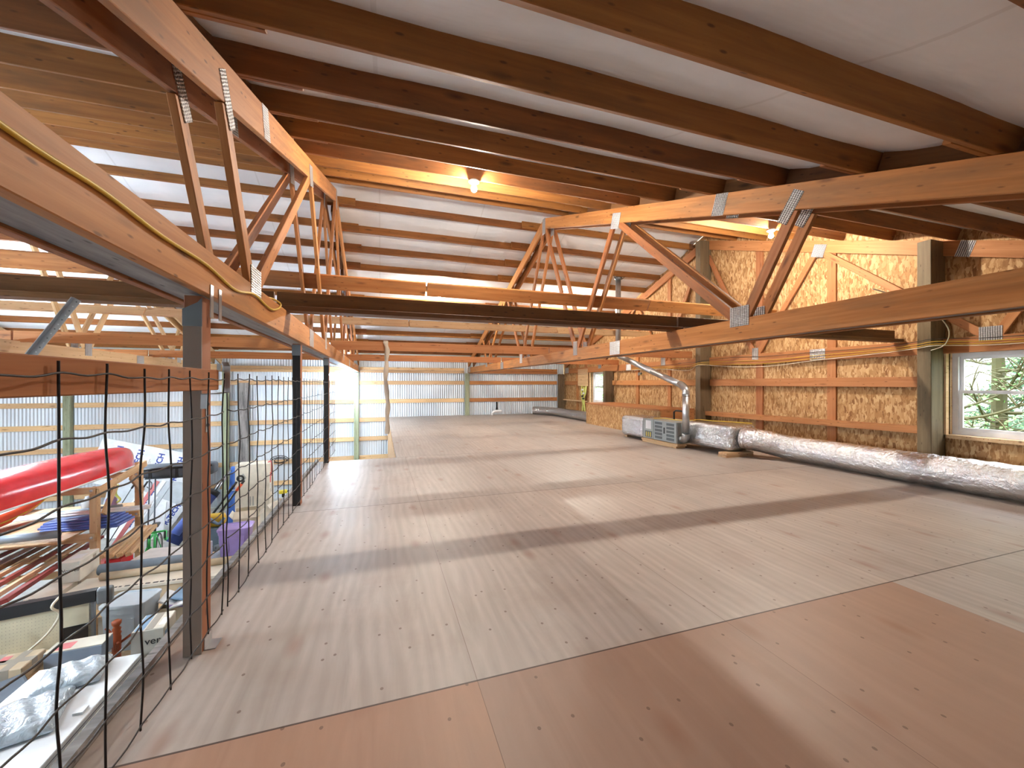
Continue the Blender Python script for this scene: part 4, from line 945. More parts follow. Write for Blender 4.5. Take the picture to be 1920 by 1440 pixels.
carton('storage_carton', 'plain carton holding up the lidded grey tote', (-2.53, 5.29, GZ), 0.34, 0.3, 0.98, M_CARD, R(-8), False)
tote('big pale grey tote with a lid behind the wooden coat stand', (-2.53, 5.29, -1.618), 0.39, 0.33, 0.48, M_TOTE, M_TOTE, R(-8))
carton('storage_carton', 'pale blue carton stacked below the open carton of papers', (-2.165, 5.40, GZ), 0.24, 0.24, 0.99, M_TOTEB, R(-5), False)
oc = thing('open_carton', 'open carton stuffed with papers and plastic, right of the lidded grey tote', 'box', (-2.165, 5.40, -1.608), R(-5)); bm = NB()
for a, b in (((-0.12, -0.13, 0), (0.12, 0.13, 0.01)), ((-0.12, -0.13, 0.01), (0.12, -0.123, 0.30)), ((-0.12, 0.123, 0.01), (0.12, 0.13, 0.30)), ((-0.12, -0.123, 0.01), (-0.113, 0.123, 0.30)), ((0.113, -0.123, 0.01), (0.12, 0.123, 0.30))): bx(bm, a, b)
finish('carton_body', bm, M_CARD, oc)
for i, (x, yv, z, rot, m) in enumerate(((-0.07, 0.02, 0.34, 0.5, M_WHITE), (0.02, 0.06, 0.36, 0.25, M_TOTEB), (0.08, -0.03, 0.33, -0.3, M_WHITE), (0.05, 0.0, 0.30, 0.1, M_PURP))):
    bm = NB(); rbox(bm, (-0.09, -0.12, -0.012), (0.09, 0.12, 0.012), 0.006, 1); finish('folder', bm, m, oc, Matrix.Translation((x, yv, z)) @ Matrix.Rotation(rot, 4, 'Y') @ Matrix.Rotation(0.3 * rot, 4, 'Z'))
carton('storage_carton', 'tan upright carton next to the open carton at the deck edge', (-1.90, 5.38, GZ), 0.13, 0.30, 1.34, M_CARDP, R(4), False)
# coat stand
ct = thing('coat_stand', 'turned reddish wooden coat stand with six pegs', 'coat stand', (-2.36, 4.70, GZ))
bm = NB(); hz = 1.50; lathe(bm, [(0.03, 0.25), (0.034, 0.9), (0.032, hz - 0.3), (0.034, hz - 0.14), (0.028, hz - 0.12), (0.036, hz - 0.10), (0.028, hz - 0.08), (0.034, hz - 0.06), (0.02, hz - 0.04), (0.034, hz - 0.015), (0.036, hz + 0.01), (0.012, hz + 0.025)], 14); finish('pole', bm, M_MAHOG, ct, smooth=True)
for k, (az, z, ln) in enumerate(((20, hz - 0.16, 0.2), (150, hz - 0.13, 0.12), (200, hz - 0.19, 0.14), (190, hz - 0.27, 0.2), (10, hz - 0.24, 0.16), (300, hz - 0.2, 0.12))):
    c_, s_ = math.cos(R(az)), math.sin(R(az)); tubeobj('peg', [(c_ * 0.025, s_ * 0.025, z - 0.04), (c_ * ln * 0.6, s_ * ln * 0.6, z + 0.02), (c_ * ln, s_ * ln, z + 0.05), (c_ * ln * 1.05, s_ * ln * 1.05, z + 0.056)], [0.012, 0.012, 0.011, 0.015], M_MAHOG, ct, 8)
for k in range(3):
    c_, s_ = math.cos(R(120 * k + 30)), math.sin(R(120 * k + 30)); tubeobj('foot', spline([(c_ * 0.02, s_ * 0.02, 0.30), (c_ * 0.12, s_ * 0.12, 0.22), (c_ * 0.2, s_ * 0.2, 0.02)], 4), 0.02, M_MAHOG, ct, 8)
# printed blower box
carton('storage_carton', 'stack carton under the printed white box', (-1.73, 3.93, GZ), 0.2, 0.26, 1.33, M_CARD, R(6), False)
bb = carton('printed_box', 'white product box with black lettering and a blue printed side', (-1.73, 3.93, -1.268), 0.20, 0.26, 0.50, M_CARDP, R(6), False)
text('lettering', 'ver', 0.075, facing((0.03, -0.1315, 0.41), (1, 0, 0), (0, 0, 1)), M_INK, bb); box('brown_tape', (-0.10, -0.1325, 0.32), (-0.035, -0.1302, 0.5), M_TAPE, bb); box('red_base_print', (-0.1, -0.1312, 0.0), (0.1, -0.1302, 0.06), M_REDBOX, bb)
tubeobj('outline_print', [(0.02 + 0.025 * math.cos(t), -0.1312, 0.28 + 0.045 * math.sin(t)) for t in (2 * math.pi * k / 14 for k in range(14))], 0.0025, M_INK, bb, 4, True)
for a, b, m in (((0.1002, -0.12, 0.1), (0.1012, -0.03, 0.46), M_TOTEB), ((0.1002, 0.0, 0.05), (0.1012, 0.11, 0.4), M_WHITE), ((0.1002, 0.02, 0.12), (0.1018, 0.08, 0.24), M_PINK)): box('side_print', a, b, m, bb)
for a, b, m in (((-0.09, -0.12, 0.5), (-0.03, 0.12, 0.5012), M_TOTEB), ((-0.02, -0.125, 0.5), (0.03, 0.125, 0.5012), M_TAPE), ((0.05, -0.08, 0.5), (0.09, 0.03, 0.5012), M_WHITE)): box('top_print', a, b, m, bb)
# stack of white panels with wrapped bags on top
table(-2.38, -1.76, 2.05, 3.78, -1.235, 'low table under the stack of white panels', 0, M_WHITE)
for k in range(5):
    r = thing('folded_white_table', '%s folded white table in the stack beside the deck edge' % ['lowest', 'second lowest', 'middle', 'second highest', 'topmost'][k], 'panel', (-2.07 + 0.006 * k, 2.93, -1.234 + 0.064 * k), group='stack of folded white tables')
    box('panel_board', (-0.30, -0.86, 0), (0.30, 0.86, 0.048), M_WHITE, r, 0.004, 1); box('edge_groove', (0.3005, -0.85, 0.014), (0.3012, 0.85, 0.020), M_GALVD, r)
    for yy in (-0.3, 0.3): box('foot_pad', (0.22, yy - 0.03, 0.0485), (0.27, yy + 0.03, 0.0635), M_WHITE, r)
    if k in (1, 2, 3): tubeobj('caster', [(0.302, 0.22 - 0.05 * k, 0.025), (0.325, 0.22 - 0.05 * k, 0.025)], 0.022, M_GALVD, r, 10)
def bag(label, loc, sx, sy, sz, rz, seed):
    bm = NB(); rg = random.Random(seed); n = 18; top = []; bot = []
    for i in range(n + 1):
        a, b = [], []
        for k in range(n + 1):
            u, v = i / n * 2 - 1, k / n * 2 - 1; e = max(0, (1 - u ** 6)) ** 0.5 * max(0, (1 - v ** 6)) ** 0.5
            a.append(bm.verts.new((u * sx / 2, v * sy / 2, 0.012 + sz * e + 0.008 * math.sin(9 * u + 4 * v + seed) * e + rg.uniform(-.003, .003)))); b.append(bm.verts.new((u * sx / 2, v * sy / 2, 0.0)))
        top.append(a); bot.append(b)
    for i in range(n):
        for k in range(n):
            bm.faces.new((top[i][k], top[i + 1][k], top[i + 1][k + 1], top[i][k + 1])); bm.faces.new((bot[i][k], bot[i][k + 1], bot[i + 1][k + 1], bot[i + 1][k]))
    for i in range(n):
        for (A, B) in ((top[i][0], top[i + 1][0]), (top[i][n], top[i + 1][n])):
            pass
        bm.faces.new((top[i][0], bot[i][0], bot[i + 1][0], top[i + 1][0])); bm.faces.new((top[i][n], top[i + 1][n], bot[i + 1][n], bot[i][n]))
        bm.faces.new((top[0][i], top[0][i + 1], bot[0][i + 1], bot[0][i])); bm.faces.new((top[n][i], bot[n][i], bot[n][i + 1], top[n][i + 1]))
    M = Matrix.Translation(loc) @ Matrix.Rotation(rz, 4, 'Z')
    return tag(finish('wrapped_bag', bm, M_BAG, None, M, True), label, 'bag', 'plastic wrapped bags')
bag('shiny plastic wrapped bag farther back on the white panels', (-2.05, 3.60, -0.914), 0.34, 0.29, 0.05, R(14), 1)
bag('shiny plastic wrapped bag nearest the camera on the white panels', (-2.06, 3.22, -0.914), 0.34, 0.40, 0.05, R(16), 2)

# ------------------------------------------------------------------ far side of the storage bay
def sheet(label, corner, right, up, w_, h_, mat, prints):
    """foam board: lower left corner, edge directions, size"""
    r = thing('foam_board', label, 'foam board', corner); rt = Vector(right).normalized(); u = Vector(up); u = (u - rt * u.dot(rt)).normalized(); n = rt.cross(u)
    M = Matrix((rt, u, n)).transposed().to_4x4(); bm = NB(); bx(bm, (0, 0, -0.04), (w_, h_, 0)); finish('board', bm, mat, r, M)
    for kind, x, y, s in prints:
        if kind == 't':
            text('lettering', 'R-TECH', s, M @ Matrix.Translation((x, y, 0.001)) @ Matrix.Rotation(R(90), 4, 'Z'), M_INKB, r, bold=0.006)
        elif kind == 'w':
            bm = NB(); v = [bm.verts.new((x + a * s, y + b * s, 0.0012)) for a, b in ((-0.5, 0.5), (0.5, 0.5), (0.12, -0.5))]; f = bm.faces.new(v)
            g = bmesh.ops.extrude_face_region(bm, geom=[f]); bmesh.ops.translate(bm, verts=[q for q in g['geom'] if isinstance(q, bmesh.types.BMVert)], vec=(0, 0, 0.001)); finish('arrow_mark', bm, M_INKB, r, M)
            bm = NB(); bx(bm, (x - 0.42 * s, y + 0.25 * s, 0.0024), (x + 0.3 * s, y + 0.35 * s, 0.003)); finish('arrow_stripe', bm, M_WHITE, r, M)
        else:
            bm = NB()
            for k in range(3): bx(bm, (x + 0.03 * k, y, 0.0005), (x + 0.03 * k + 0.012, y + s * (1 - 0.2 * k), 0.0012))
            finish('small_print', bm, M_INKG, r, M)
    return r
P1 = []
for k in range(5): P1 += [('t', 0.45 + k * 0.47, 0.72, 0.19), ('s', 0.22 + k * 0.47, 0.55, 0.3), ('w', 0.5 + k * 0.5, 0.22, 0.17)]
sheet('large white foam board with blue lettering rising above the red canoe', (-7.36, 13.30, -1.42), (0.962, 0.0, -0.27), (0.26, 0.14, 0.95), 2.42, 1.17, M_FOAM, P1)
sheet('blank grey foam board leaning behind the big lettered one', (-6.90, 13.02, GZ + 0.28), (0.985, 0, -0.18), (0.18, 0.14, 0.97), 1.65, 1.05, M_FOAMG, [])
sheet('tilted white foam board with a blue arrow mark behind the rack upright', (-6.32, 12.1, GZ + 0.05), (0.84, 0.05, -0.5), (0.5, 0.24, 0.84), 1.05, 1.20, M_FOAM, [('t', 0.25, 1.0, 0.17), ('w', 0.62, 0.86, 0.24), ('t', 0.9, 0.95, 0.15), ('s', 0.4, 0.4, 0.25)])
sheet('lower white foam board standing at the foot of the tilted one', (-5.9, 11.7, GZ + 0.01), (1, 0, 0.0), (0.05, 0.22, 0.97), 0.9, 0.85, M_FOAM, [('t', 0.3, 0.4, 0.16)])
# dark padded bag lying on a stand
st = thing('tall_stand', 'thin dark legged stand under the long grey padded bag', 'stand', (-3.95, 9.75, GZ))
for a in (-0.42, 0.42):
    for b in (-0.12, 0.12): tubeobj('leg', [(a, b, 0), (a * 0.9, b * 0.9, 1.86)], 0.012, M_CHAR, st, 6)
box('top_bar', (-0.45, -0.12, 1.855), (0.45, 0.12, 1.88), M_CHAR, st)
pb = thing('padded_bag', 'long charcoal padded bag with black trim in front of the foam board', 'bag', (-3.87, 9.75, GZ + 1.881)); bm = NB(); rbox(bm, (-0.62, -0.16, 0), (0.62, 0.16, 0.24), 0.07, 4); finish('bag_body', bm, M_CHAR, pb, None, True)
tubeobj('piping', [(-0.60, -0.165, 0.03), (-0.61, -0.16, 0.10), (-0.58, -0.168, 0.17), (-0.3, -0.168, 0.19), (0.2, -0.168, 0.2), (0.6, -0.165, 0.2)], 0.02, M_BLK, pb, 8)
for x in (-0.45, -0.02, 0.4): box('strap', (x, -0.168, -0.0), (x + 0.05, -0.155, 0.17), M_BLK, pb)
# green road bicycle
bk = thing('bicycle', 'bright green road bicycle with drop handlebars behind the white boxes', 'bicycle', (-3.98, 8.99, GZ + 0.13), R(-75))
def wheel(x):
    w_ = None
    tr = tubeobj('wheel', [(x + 0.335 * math.cos(t), 0, 0.35 + 0.335 * math.sin(t)) for t in (2 * math.pi * k / 32 for k in range(32))], 0.015, M_TYRE, bk, 8, True)
    tubeobj('rim', [(x + 0.312 * math.cos(t), 0, 0.35 + 0.312 * math.sin(t)) for t in (2 * math.pi * k / 32 for k in range(32))], 0.009, M_GALV, tr, 6, True)
    bm = NB()
    for k in range(20):
        t = 2 * math.pi * k / 20; tube(bm, [(x, 0.02 * (-1) ** k, 0.35), (x + 0.31 * math.cos(t), 0, 0.35 + 0.31 * math.sin(t))], 0.0016, 4)
    finish('spokes', bm, M_GALV, tr); tubeobj('hub', [(x, -0.05, 0.35), (x, 0.05, 0.35)], 0.02, M_GALVD, tr, 8)
wheel(-0.50); wheel(0.50)
g = [(0.32, 0, 0.86), (0.36, 0, 0.74), (-0.18, 0, 0.82), (-0.06, 0, 0.29), (-0.50, 0, 0.35), (0.50, 0, 0.35)]
for nm, a, b, r_ in (('top_tube', 0, 2, 0.018), ('down_tube', 1, 3, 0.022), ('seat_tube', 2, 3, 0.018), ('head_tube', 0, 1, 0.022)): tubeobj(nm, [g[a], g[b]], r_, M_GREEN, bk, 10)
for s in (-0.05, 0.05):
    tubeobj('fork_blade', spline([(0.365, s * 0.5, 0.73), (0.40, s, 0.6), (0.46, s, 0.42), (0.50, s, 0.35)], 4), 0.012, M_GREEN, bk, 8)
    tubeobj('seat_stay', [(-0.18, s * 0.3, 0.80), (-0.50, s, 0.35)], 0.009, M_GREEN, bk, 8); tubeobj('chain_stay', [(-0.06, s * 0.5, 0.29), (-0.50, s, 0.35)], 0.010, M_GREEN, bk, 8)
tubeobj('seat_post', [(-0.18, 0, 0.82), (-0.20, 0, 0.93)], 0.013, M_BLK, bk, 8)
bm = NB(); rbox(bm, (-0.33, -0.06, 0.93), (-0.08, 0.06, 0.97), 0.018, 2); finish('saddle', bm, M_BLK, bk)
tubeobj('stem', [(0.32, 0, 0.86), (0.31, 0, 0.95), (0.40, 0, 0.98)], 0.014, M_BLK, bk, 8)
for s in (-1, 1): tubeobj('drop_bar', spline([(0.40, 0, 0.98), (0.40, s * 0.18, 0.985), (0.42, s * 0.235, 0.98), (0.50, s * 0.24, 0.96), (0.52, s * 0.24, 0.88), (0.45, s * 0.245, 0.84), (0.36, s * 0.245, 0.84)], 4), 0.017, M_GREEN, bk, 8)
tubeobj('brake_lever', [(0.50, 0.24, 0.97), (0.54, 0.24, 1.02), (0.545, 0.24, 0.9)], 0.012, M_BLK, bk, 6); tubeobj('brake_lever', [(0.50, -0.24, 0.97), (0.54, -0.24, 1.02), (0.545, -0.24, 0.9)], 0.012, M_BLK, bk, 6)
tubeobj('chainring', [(-0.06 + 0.09 * math.cos(t), 0.05, 0.29 + 0.09 * math.sin(t)) for t in (2 * math.pi * k / 20 for k in range(20))], 0.008, M_GALVD, bk, 6, True)
tubeobj('crank', [(-0.06, 0.06, 0.29), (-0.02, 0.07, 0.13)], 0.01, M_GALVD, bk, 6)
pal = thing('wooden_pallet', 'pale pallet under the green bicycle', 'pallet', (-3.98, 8.99, GZ), R(-75))
for k in range(3): box('plank', (-0.58, -0.2 + 0.15 * k, 0.09), (0.56, -0.1 + 0.15 * k, 0.115), W_PALE, pal)
for k in range(3): box('bearer', (-0.56 + 0.5 * k, -0.2, 0), (-0.46 + 0.5 * k, 0.2, 0.0895), W_PALE, pal)
# golf bag, helmets, tangle of dark gear
gb = thing('golf_bag', 'navy blue golf bag leaning behind the nearest railing post', 'bag', (-4.25, 10.95, GZ)); tubeobj('bag_tube', [(-0.25, 0, 0.12), (0.30, 0.55, 1.05)], [0.14, 0.15], M_NAVY, gb, 16)
tubeobj('bag_pocket', [(-0.16, -0.10, 0.35), (0.10, 0.16, 0.78)], [0.10, 0.09], M_TARP, gb, 12); tubeobj('bag_rim', [(0.29, 0.54, 1.03), (0.34, 0.6, 1.12)], 0.16, M_BLK, gb, 16)
for k in range(4): tubeobj('club', [(0.26 + 0.04 * k, 0.5, 1.0), (0.50 + 0.05 * k, 0.75, 1.38 + 0.06 * k)], [0.012, 0.03], M_GALV if k % 2 else M_BLK, gb, 6)
pr = thing('folded_pushchair', 'black folded pushchair frame with orange grips right of the near railing post', 'pushchair', (-3.45, 10.45, GZ))
for s in (0, 1):
    tubeobj('frame_rail', [(-0.5 + 0.1 * s, 0.1 * s, 0.25), (0.35 + 0.12 * s, 0.1 * s, 1.52)], 0.024, M_BLK, pr, 8); tubeobj('grip', [(0.20 + 0.12 * s, 0.1 * s, 1.30), (0.30 + 0.12 * s, 0.1 * s, 1.45)], 0.03, M_ORG if s else M_BLK, pr, 8)
tubeobj('handle_loop', [(0.41 + 0.06 * math.cos(t), 0.05, 1.58 + 0.06 * math.sin(t)) for t in (2 * math.pi * k / 14 for k in range(14))], 0.022, M_BLK, pr, 8, True)
bm = NB(); rbox(bm, (-0.4, -0.06, 0.3), (-0.12, 0.2, 0.8), 0.06, 3); finish('seat_pad', bm, M_CHAR, pr, None, True)
for x in (-0.52, -0.36): tubeobj('small_wheel', [(x, -0.1, 0.1 + 0.0), (x, -0.06, 0.1)], 0.10, M_TYRE, pr, 14)
table(-3.58, -2.76, 8.05, 8.88, -2.0, 'low table of dark gear behind the white boxes', 0, M_GALVD)
for i, (x, y, z, s, c, l) in enumerate(((-3.46, 8.74, -1.898, 0.13, M_WHITE, 'white vented cycle helmet on the gear pile'), (-3.17, 8.74, -1.898, 0.12, M_LIME, 'olive yellow ball shaped float on the gear pile'), (-2.90, 8.74, -1.898, 0.11, M_CHAR, 'dark grey cap shaped bundle on the gear pile'))):
    r = thing('sports_gear', l, 'gear', (x, y, z - 0.10)); bm = NB(); lathe(bm, [(s * 0.9, 0), (s, s * 0.3), (s * 0.85, s * 0.8), (s * 0.45, s * 1.15), (s * 0.05, s * 1.25)], 14); finish('shell', bm, c, r, smooth=True)
    for a in range(4): tubeobj('strap', [(s * 0.95 * math.cos(a * 1.57), s * 0.95 * math.sin(a * 1.57), s * 0.2), (s * 0.6 * math.cos(a * 1.57), s * 0.6 * math.sin(a * 1.57), s * 1.08)], 0.012, M_BLK, r, 5)
bm = NB(); rg = random.Random(11)
for k in range(16):
    a = Vector((-3.42 + rg.random() * 0.4, 8.22 + rg.random() * 0.18, -1.96 + rg.random() * 0.1)); tube(bm, spline([a, a + Vector((rg.uniform(-.15, .15), rg.uniform(-.1, .1), rg.uniform(-.01, .10))), a + Vector((rg.uniform(-.15, .15), rg.uniform(-.15, .15), rg.uniform(-.02, .12)))], 4), rg.uniform(0.012, 0.03), 6)
tag(finish('tangled_gear', bm, M_CHAR, smooth=True), 'tangle of grey straps and hoses on the low table', 'gear', kind='stuff')
# poles leaning by the rack
for k, (dx, c, l) in enumerate(((0.0, M_BLK, 'left black ski pole with a strap leaning behind the lumber rack'), (0.09, M_BLK, 'right black ski pole with a strap leaning behind the lumber rack'))):
    r = thing('ski_pole', l, 'ski pole', (-5.30 + dx * 2.2, 10.0, GZ)); tubeobj('shaft', [(-0.35, 0.0, 0.0), (0.35, 0.35, 1.55)], 0.009, c, r, 6); tubeobj('grip', [(0.35, 0.35, 1.55), (0.41, 0.38, 1.67)], 0.018, M_BLK, r, 8)
    tubeobj('strap', spline([(0.41, 0.38, 1.67), (0.48, 0.38, 1.64), (0.47, 0.38, 1.5), (0.40, 0.37, 1.56)], 4), 0.008, M_BLK, r, 5); tubeobj('basket', [(-0.31, 0.02, 0.09), (-0.305, 0.023, 0.1)], 0.045, M_BLK, r, 10)
for k, (dx, c, l) in enumerate(((0.42, M_PINK, 'pinkish ski leaning beside the black ski poles'), (0.54, M_WHITE, 'white ski leaning beside the pinkish one'), (0.67, M_FOAMG, 'grey ski leaning at the right of the ski group'))):
    r = thing('ski', l, 'ski', (-5.35 + dx, 10.1, GZ + 0.02)); M, L = frame((-0.45, 0, 0.0), (0.36, 0.4, 1.62), (1, 0, 0)); bm = NB(); rbox(bm, (-L / 2, -0.012, -0.04), (L / 2, 0.012, 0.04), 0.004, 1); finish('ski_body', bm, c, r, M); bm = NB(); rbox(bm, (-0.1, -0.05, -0.03), (0.12, -0.0125, 0.03), 0.008, 1); finish('binding', bm, M_BLK, r, M)
# jars and clutter between canoe and shelf
for x, y, m, l in ((-4.72, 8.62, M_TOTE, 'small clear jug behind the tarp on the rack shelf'), (-4.42, 8.66, M_PURP, 'purple and lime toy racket behind the tarp on the rack shelf')):
    r = thing('shelf_item', l, 'toy' if m is M_PURP else 'jug', (x, y, -0.968)); bm = NB(); lathe(bm, [(0.06, 0), (0.075, 0.02), (0.075, 0.12), (0.03, 0.17), (0.03, 0.2)], 12); finish('vessel', bm, m, r, smooth=True)
    tubeobj('handle', spline([(0.07, 0, 0.05), (0.12, 0, 0.1), (0.06, 0, 0.2), (0.09, 0, 0.36)], 4), 0.018, M_LIME if m is M_PURP else M_CHAR, r, 8)
# totes by the deck edge
tote('slate blue tote with a pale lid under the purple tote', (-2.22, 7.42, -2.10), 0.62, 0.5, 0.52, M_TOTEB, M_TOTE, 0)
tote('bright blue tote at the bottom of the stack by the deck edge', (-2.22, 7.42, GZ), 0.62, 0.5, 0.49, M_BLUE, M_TOTE, 0)
tote('purple lidded tote on top of the stack beyond the near railing post', (-2.23, 7.72 - 0.22, -1.578), 0.44, 0.36, 0.42, M_PURP, M_PURP, R(4))
yb = thing('yellow_bag', 'yellow and teal bag behind the purple tote', 'bag', (-3.06, 9.1, -1.62)); bm = NB(); rbox(bm, (-0.2, -0.12, 0), (0.18, 0.12, 0.24), 0.08, 3); finish('bag_body', bm, M_YEL, yb, None, True); tubeobj('strap', spline([(-0.16, -0.1, 0.1), (-0.05, -0.15, 0.2), (0.1, -0.14, 0.08), (0.19, -0.1, 0.18)], 5), 0.025, M_TOTEB, yb, 8); tubeobj('strap', spline([(-0.18, -0.08, 0.22), (0, -0.13, 0.12), (0.17, -0.1, 0.03)], 5), 0.02, M_CHAR, yb, 8)
carton('storage_carton', 'dark blue carton under the yellow and teal bag', (-3.12, 9.1, GZ), 0.36, 0.36, 0.978, M_TOTEB, 0, False)
# opened cartons
for x, y, s, rz, l in ((-2.62, 9.45, 0.42, 8, 'opened carton with raised flaps left of the pair beyond the purple tote'), (-2.06, 9.90, 0.34, -20, 'opened carton with raised flaps at the right of the pair, near the deck edge')):
    carton('storage_carton', 'closed carton under the ' + ('left' if s > 0.4 else 'right') + ' opened carton', (x, y, GZ), s, 0.4, 0.85, M_CARDP, R(rz), False)
    r = thing('opened_carton', l, 'box', (x, y, GZ + 0.851), R(rz)); bm = NB(); a = s / 2
    for lo, hi in (((-a, -0.2, 0), (a, 0.2, 0.01)), ((-a, -0.2, 0.01), (a, -0.19, 0.18)), ((-a, 0.19, 0.01), (a, 0.2, 0.18)), ((-a, -0.19, 0.01), (-a + 0.01, 0.19, 0.18)), ((a - 0.01, -0.19, 0.01), (a, 0.19, 0.18))): bx(bm, lo, hi)
    finish('carton_body', bm, M_CARDP, r)
    for p, ax, an, sz in (((0, -0.2, 0.18), 'X', 50, (s, 0.16)), ((0, 0.2, 0.18), 'X', 118, (s, 0.16)), ((-a, 0, 0.18), 'Y', -130, (0.11, 0.38)), ((a, 0, 0.18), 'Y', -40, (0.11, 0.38))):
        bm = NB()
        if ax == 'X': bx(bm, (-sz[0] / 2, 0, -0.003), (sz[0] / 2, sz[1], 0.003)); M = Matrix.Translation(p) @ Matrix.Rotation(R(an), 4, 'X')
        else: bx(bm, (0, -sz[1] / 2, -0.003), (sz[0], sz[1] / 2, 0.003)); M = Matrix.Translation(p) @ Matrix.Rotation(R(an), 4, 'Y')
        finish('flap', bm, M_CARDP, r, M)
tcn = carton('tall_carton', 'tall pale carton with a diamond mark standing near the far steel wall', (-3.03, 11.55, GZ), 0.74, 0.42, 1.74, M_CARDP, 0, False)
for x0, z0, s, f in ((-0.2, 1.42, 0.11, -0.2112), ):
    bm = NB(); bm.faces.new([bm.verts.new((x0 + a * s, f, z0 + b * s)) for a, b in ((-0.65, 0), (0, -1), (0.65, 0), (0, 1))]); g = bmesh.ops.extrude_face_region(bm, geom=bm.faces[:]); bmesh.ops.translate(bm, verts=[q for q in g['geom'] if isinstance(q, bmesh.types.BMVert)], vec=(0, 0.001, 0)); finish('diamond_mark', bm, M_INKG, tcn)
box('print', (-0.06, -0.2112, 0.72), (-0.03, -0.2102, 0.95), M_INKG, tcn); box('print', (0.0, -0.2112, 0.72), (0.03, -0.2102, 0.95), M_INKG, tcn); box('side_print', (0.3702, -0.1, 1.0), (0.3712, -0.02, 1.2), M_INKG, tcn); box('red_label', (0.3702, -0.16, 1.25), (0.3712, -0.08, 1.5), M_REDBOX, tcn); box('white_label', (0.3702, -0.16, 1.1), (0.3712, -0.10, 1.24), M_WHITE, tcn)
tubeobj('pink_ribbon', spline([(0.30, -0.05, 1.74), (0.37, -0.06, 1.76), (0.39, -0.06, 1.6), (0.385, -0.05, 1.4)], 5), 0.022, M_PINK, tcn, 6)
bp = thing('blue_board', 'blue foam mat standing on end left of the tall carton', 'mat', (-3.56, 11.75, GZ)); M, L = frame((-0.06, 0, 0), (0.05, 0.1, 1.62), (1, 0, 0)); bm = NB(); rbox(bm, (-L / 2, -0.04, -0.12), (L / 2, 0.04, 0.12), 0.02, 2); finish('mat', bm, M_BLUE, bp, M); tubeobj('strap', [(-0.13, -0.05, 1.05), (0.15, -0.03, 1.05)], 0.012, M_WHITE, bp, 6)
wbk = thing('wire_basket', 'round dark wire basket hung on the far steel wall above the tall carton', 'basket', (-3.02, 14.04, -1.23))
for r_, z in ((0.24, 0.03), (0.20, -0.05), (0.14, -0.08)): tubeobj('hoop', [(r_ * math.cos(t), -0.02 * (r_ > .2), z * 0.4 + r_ * 0.45 * math.sin(t)) for t in (2 * math.pi * k / 24 for k in range(24))], 0.01, M_BLACKM, wbk, 5, True)
for k in range(9): t = math.pi * k / 8; tubeobj('rib', [(0.1 * math.cos(t), 0, 0.04 * math.sin(t)), (0.24 * math.cos(t), -0.02, 0.11 * math.sin(t))], 0.008, M_GALVD, wbk, 5)
cab = carton('storage_carton', 'grey carton in the far corner under the yellow tools', (-2.48, 12.75, GZ), 0.7, 0.5, 0.55, M_FOAMG, 0, False)
for x, y, z, l in ((-2.62, 12.6, 0.55, 'left yellow power tool on the grey carton in the far corner'), (-2.36, 12.62, 0.55, 'right yellow power tool on the grey carton in the far corner')):
    r = thing('power_tool', l, 'tool', (x, y, GZ + z + 0.001), R(20)); bm = NB(); rbox(bm, (-0.10, -0.05, 0.10), (0.10, 0.05, 0.2), 0.02, 2); finish('tool_body', bm, M_YELP, r); box('tool_grip', (-0.03, -0.03, 0), (0.04, 0.03, 0.10), M_BLK, r, 0.008); tubeobj('chuck', [(0.10, 0, 0.15), (0.17, 0, 0.15)], 0.02, M_BLK, r, 8)
wp = thing('hanging_tool', 'yellow headed tool hung on the far steel wall by the second railing post', 'tool', (-2.2, 14.05, -1.75)); box('tool_head', (-0.12, -0.05, -0.04), (0.12, 0.03, 0.06), M_YELP, wp, 0.015); box('tool_shaft', (-0.02, -0.02, -0.5), (0.02, 0.02, -0.041), M_WHITE, wp)

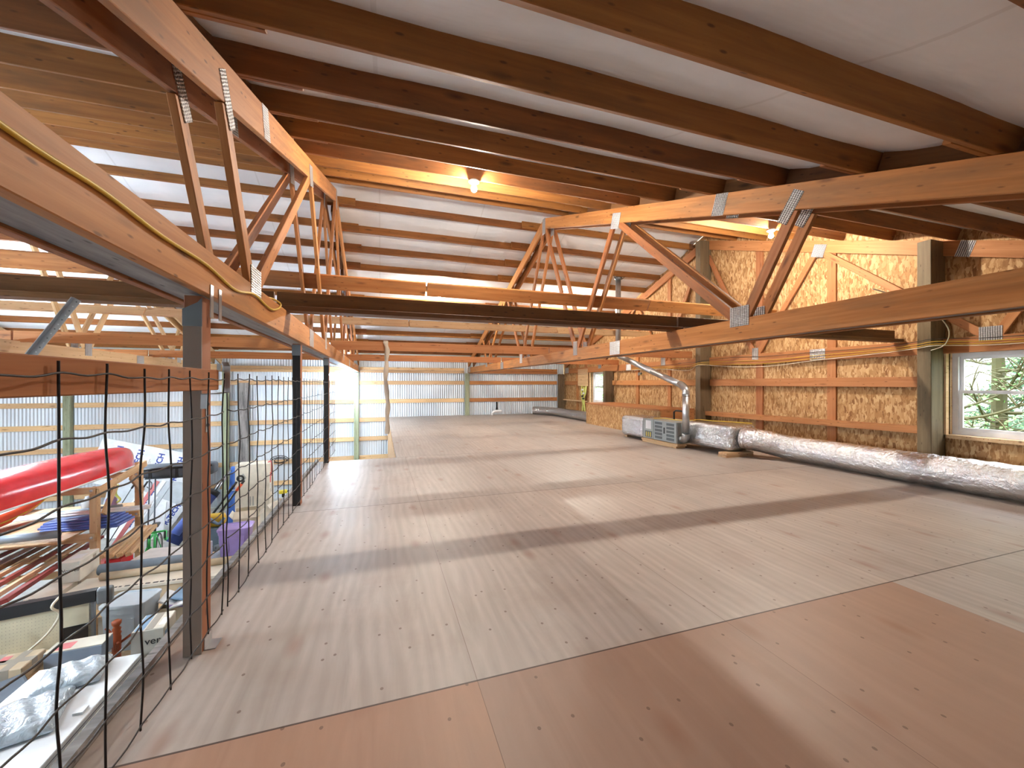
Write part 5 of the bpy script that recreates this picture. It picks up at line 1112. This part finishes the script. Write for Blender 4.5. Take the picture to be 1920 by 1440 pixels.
# ------------------------------------------------------------------ trees outside the windows
def tree(label, x, y, h, seed, conifer, mleaf=None, dens=44):
    rg = random.Random(seed); r = thing('tree', label, 'tree', (x, y, GZ - 0.3)); bm = NB(); tube(bm, [(0, 0, 0), (0.05, 0, h * 0.5), (0.0, 0.05, h)], [0.2, 0.13, 0.03], 8); lf = NB()
    def leaf(p, s, droop):
        d = Vector((rg.uniform(-1, 1), rg.uniform(-1, 1), rg.uniform(-0.5 - droop, 0.4))).normalized() * s; q = d.orthogonal().normalized() * s * 0.3
        lf.faces.new([lf.verts.new(v) for v in (p - q * 0.4, p + d * 0.5 - q, p + d, p + d * 0.5 + q)])
    nb_ = 46 if conifer else 34
    for k in range(nb_):
        z = h * (0.12 + 0.86 * k / nb_); a = rg.uniform(0, 6.28); ln = (h * 0.36 * (1.08 - k / nb_) if conifer else h * 0.34 * rg.uniform(0.6, 1.1))
        e = Vector((math.cos(a) * ln, math.sin(a) * ln, z + (-0.18 * ln if conifer else 0.35 * ln))); m_ = Vector((math.cos(a) * ln * 0.5, math.sin(a) * ln * 0.5, z + 0.05 * ln))
        P = spline([(0, 0, z), m_, e], 6); tube(bm, P, [(0.022 if conifer else 0.04) * (1 - i / len(P)) + 0.006 for i in range(len(P))], 5)
        for p in P[2:]:
            for _ in range(dens if conifer else 3): leaf(p + Vector((rg.gauss(0, .13), rg.gauss(0, .13), rg.gauss(0, .10))), rg.uniform(0.07, 0.15) if conifer else rg.uniform(0.05, 0.1), 0.6 if conifer else 0)
        if not conifer:
            for _ in range(12):
                s0 = P[rg.randrange(3, len(P))]; d = Vector((rg.uniform(-1, 1), rg.uniform(-1, 1), rg.uniform(-0.2, 1))) * ln * 0.35; tube(bm, spline([s0, s0 + d * 0.5 + Vector((0, 0, 0.08)), s0 + d], 3), [0.014, 0.012, 0.011, 0.010, 0.008, 0.006, 0.004][:7], 4)
    finish('trunk', bm, M_BARK, r); finish('foliage', lf, mleaf or (M_LEAF if conifer else M_LEAFB), r)
tree('dark green conifer outside the near window, at its right', 12.6, 2.7, 7.0, 1, True)
tree('bare mossy branched tree outside the near window, at its left', 10.8, 5.5, 6.0, 2, False)
tree('second bare branched tree farther off outside the near window', 13.5, 5.2, 7.5, 5, False)
tree('dense conifer well beyond the near window', 18.5, 5.0, 9.0, 6, True)
tree('bright green tree outside the far window', 15.5, 25.0, 8.0, 3, True, M_LEAFB, 16)
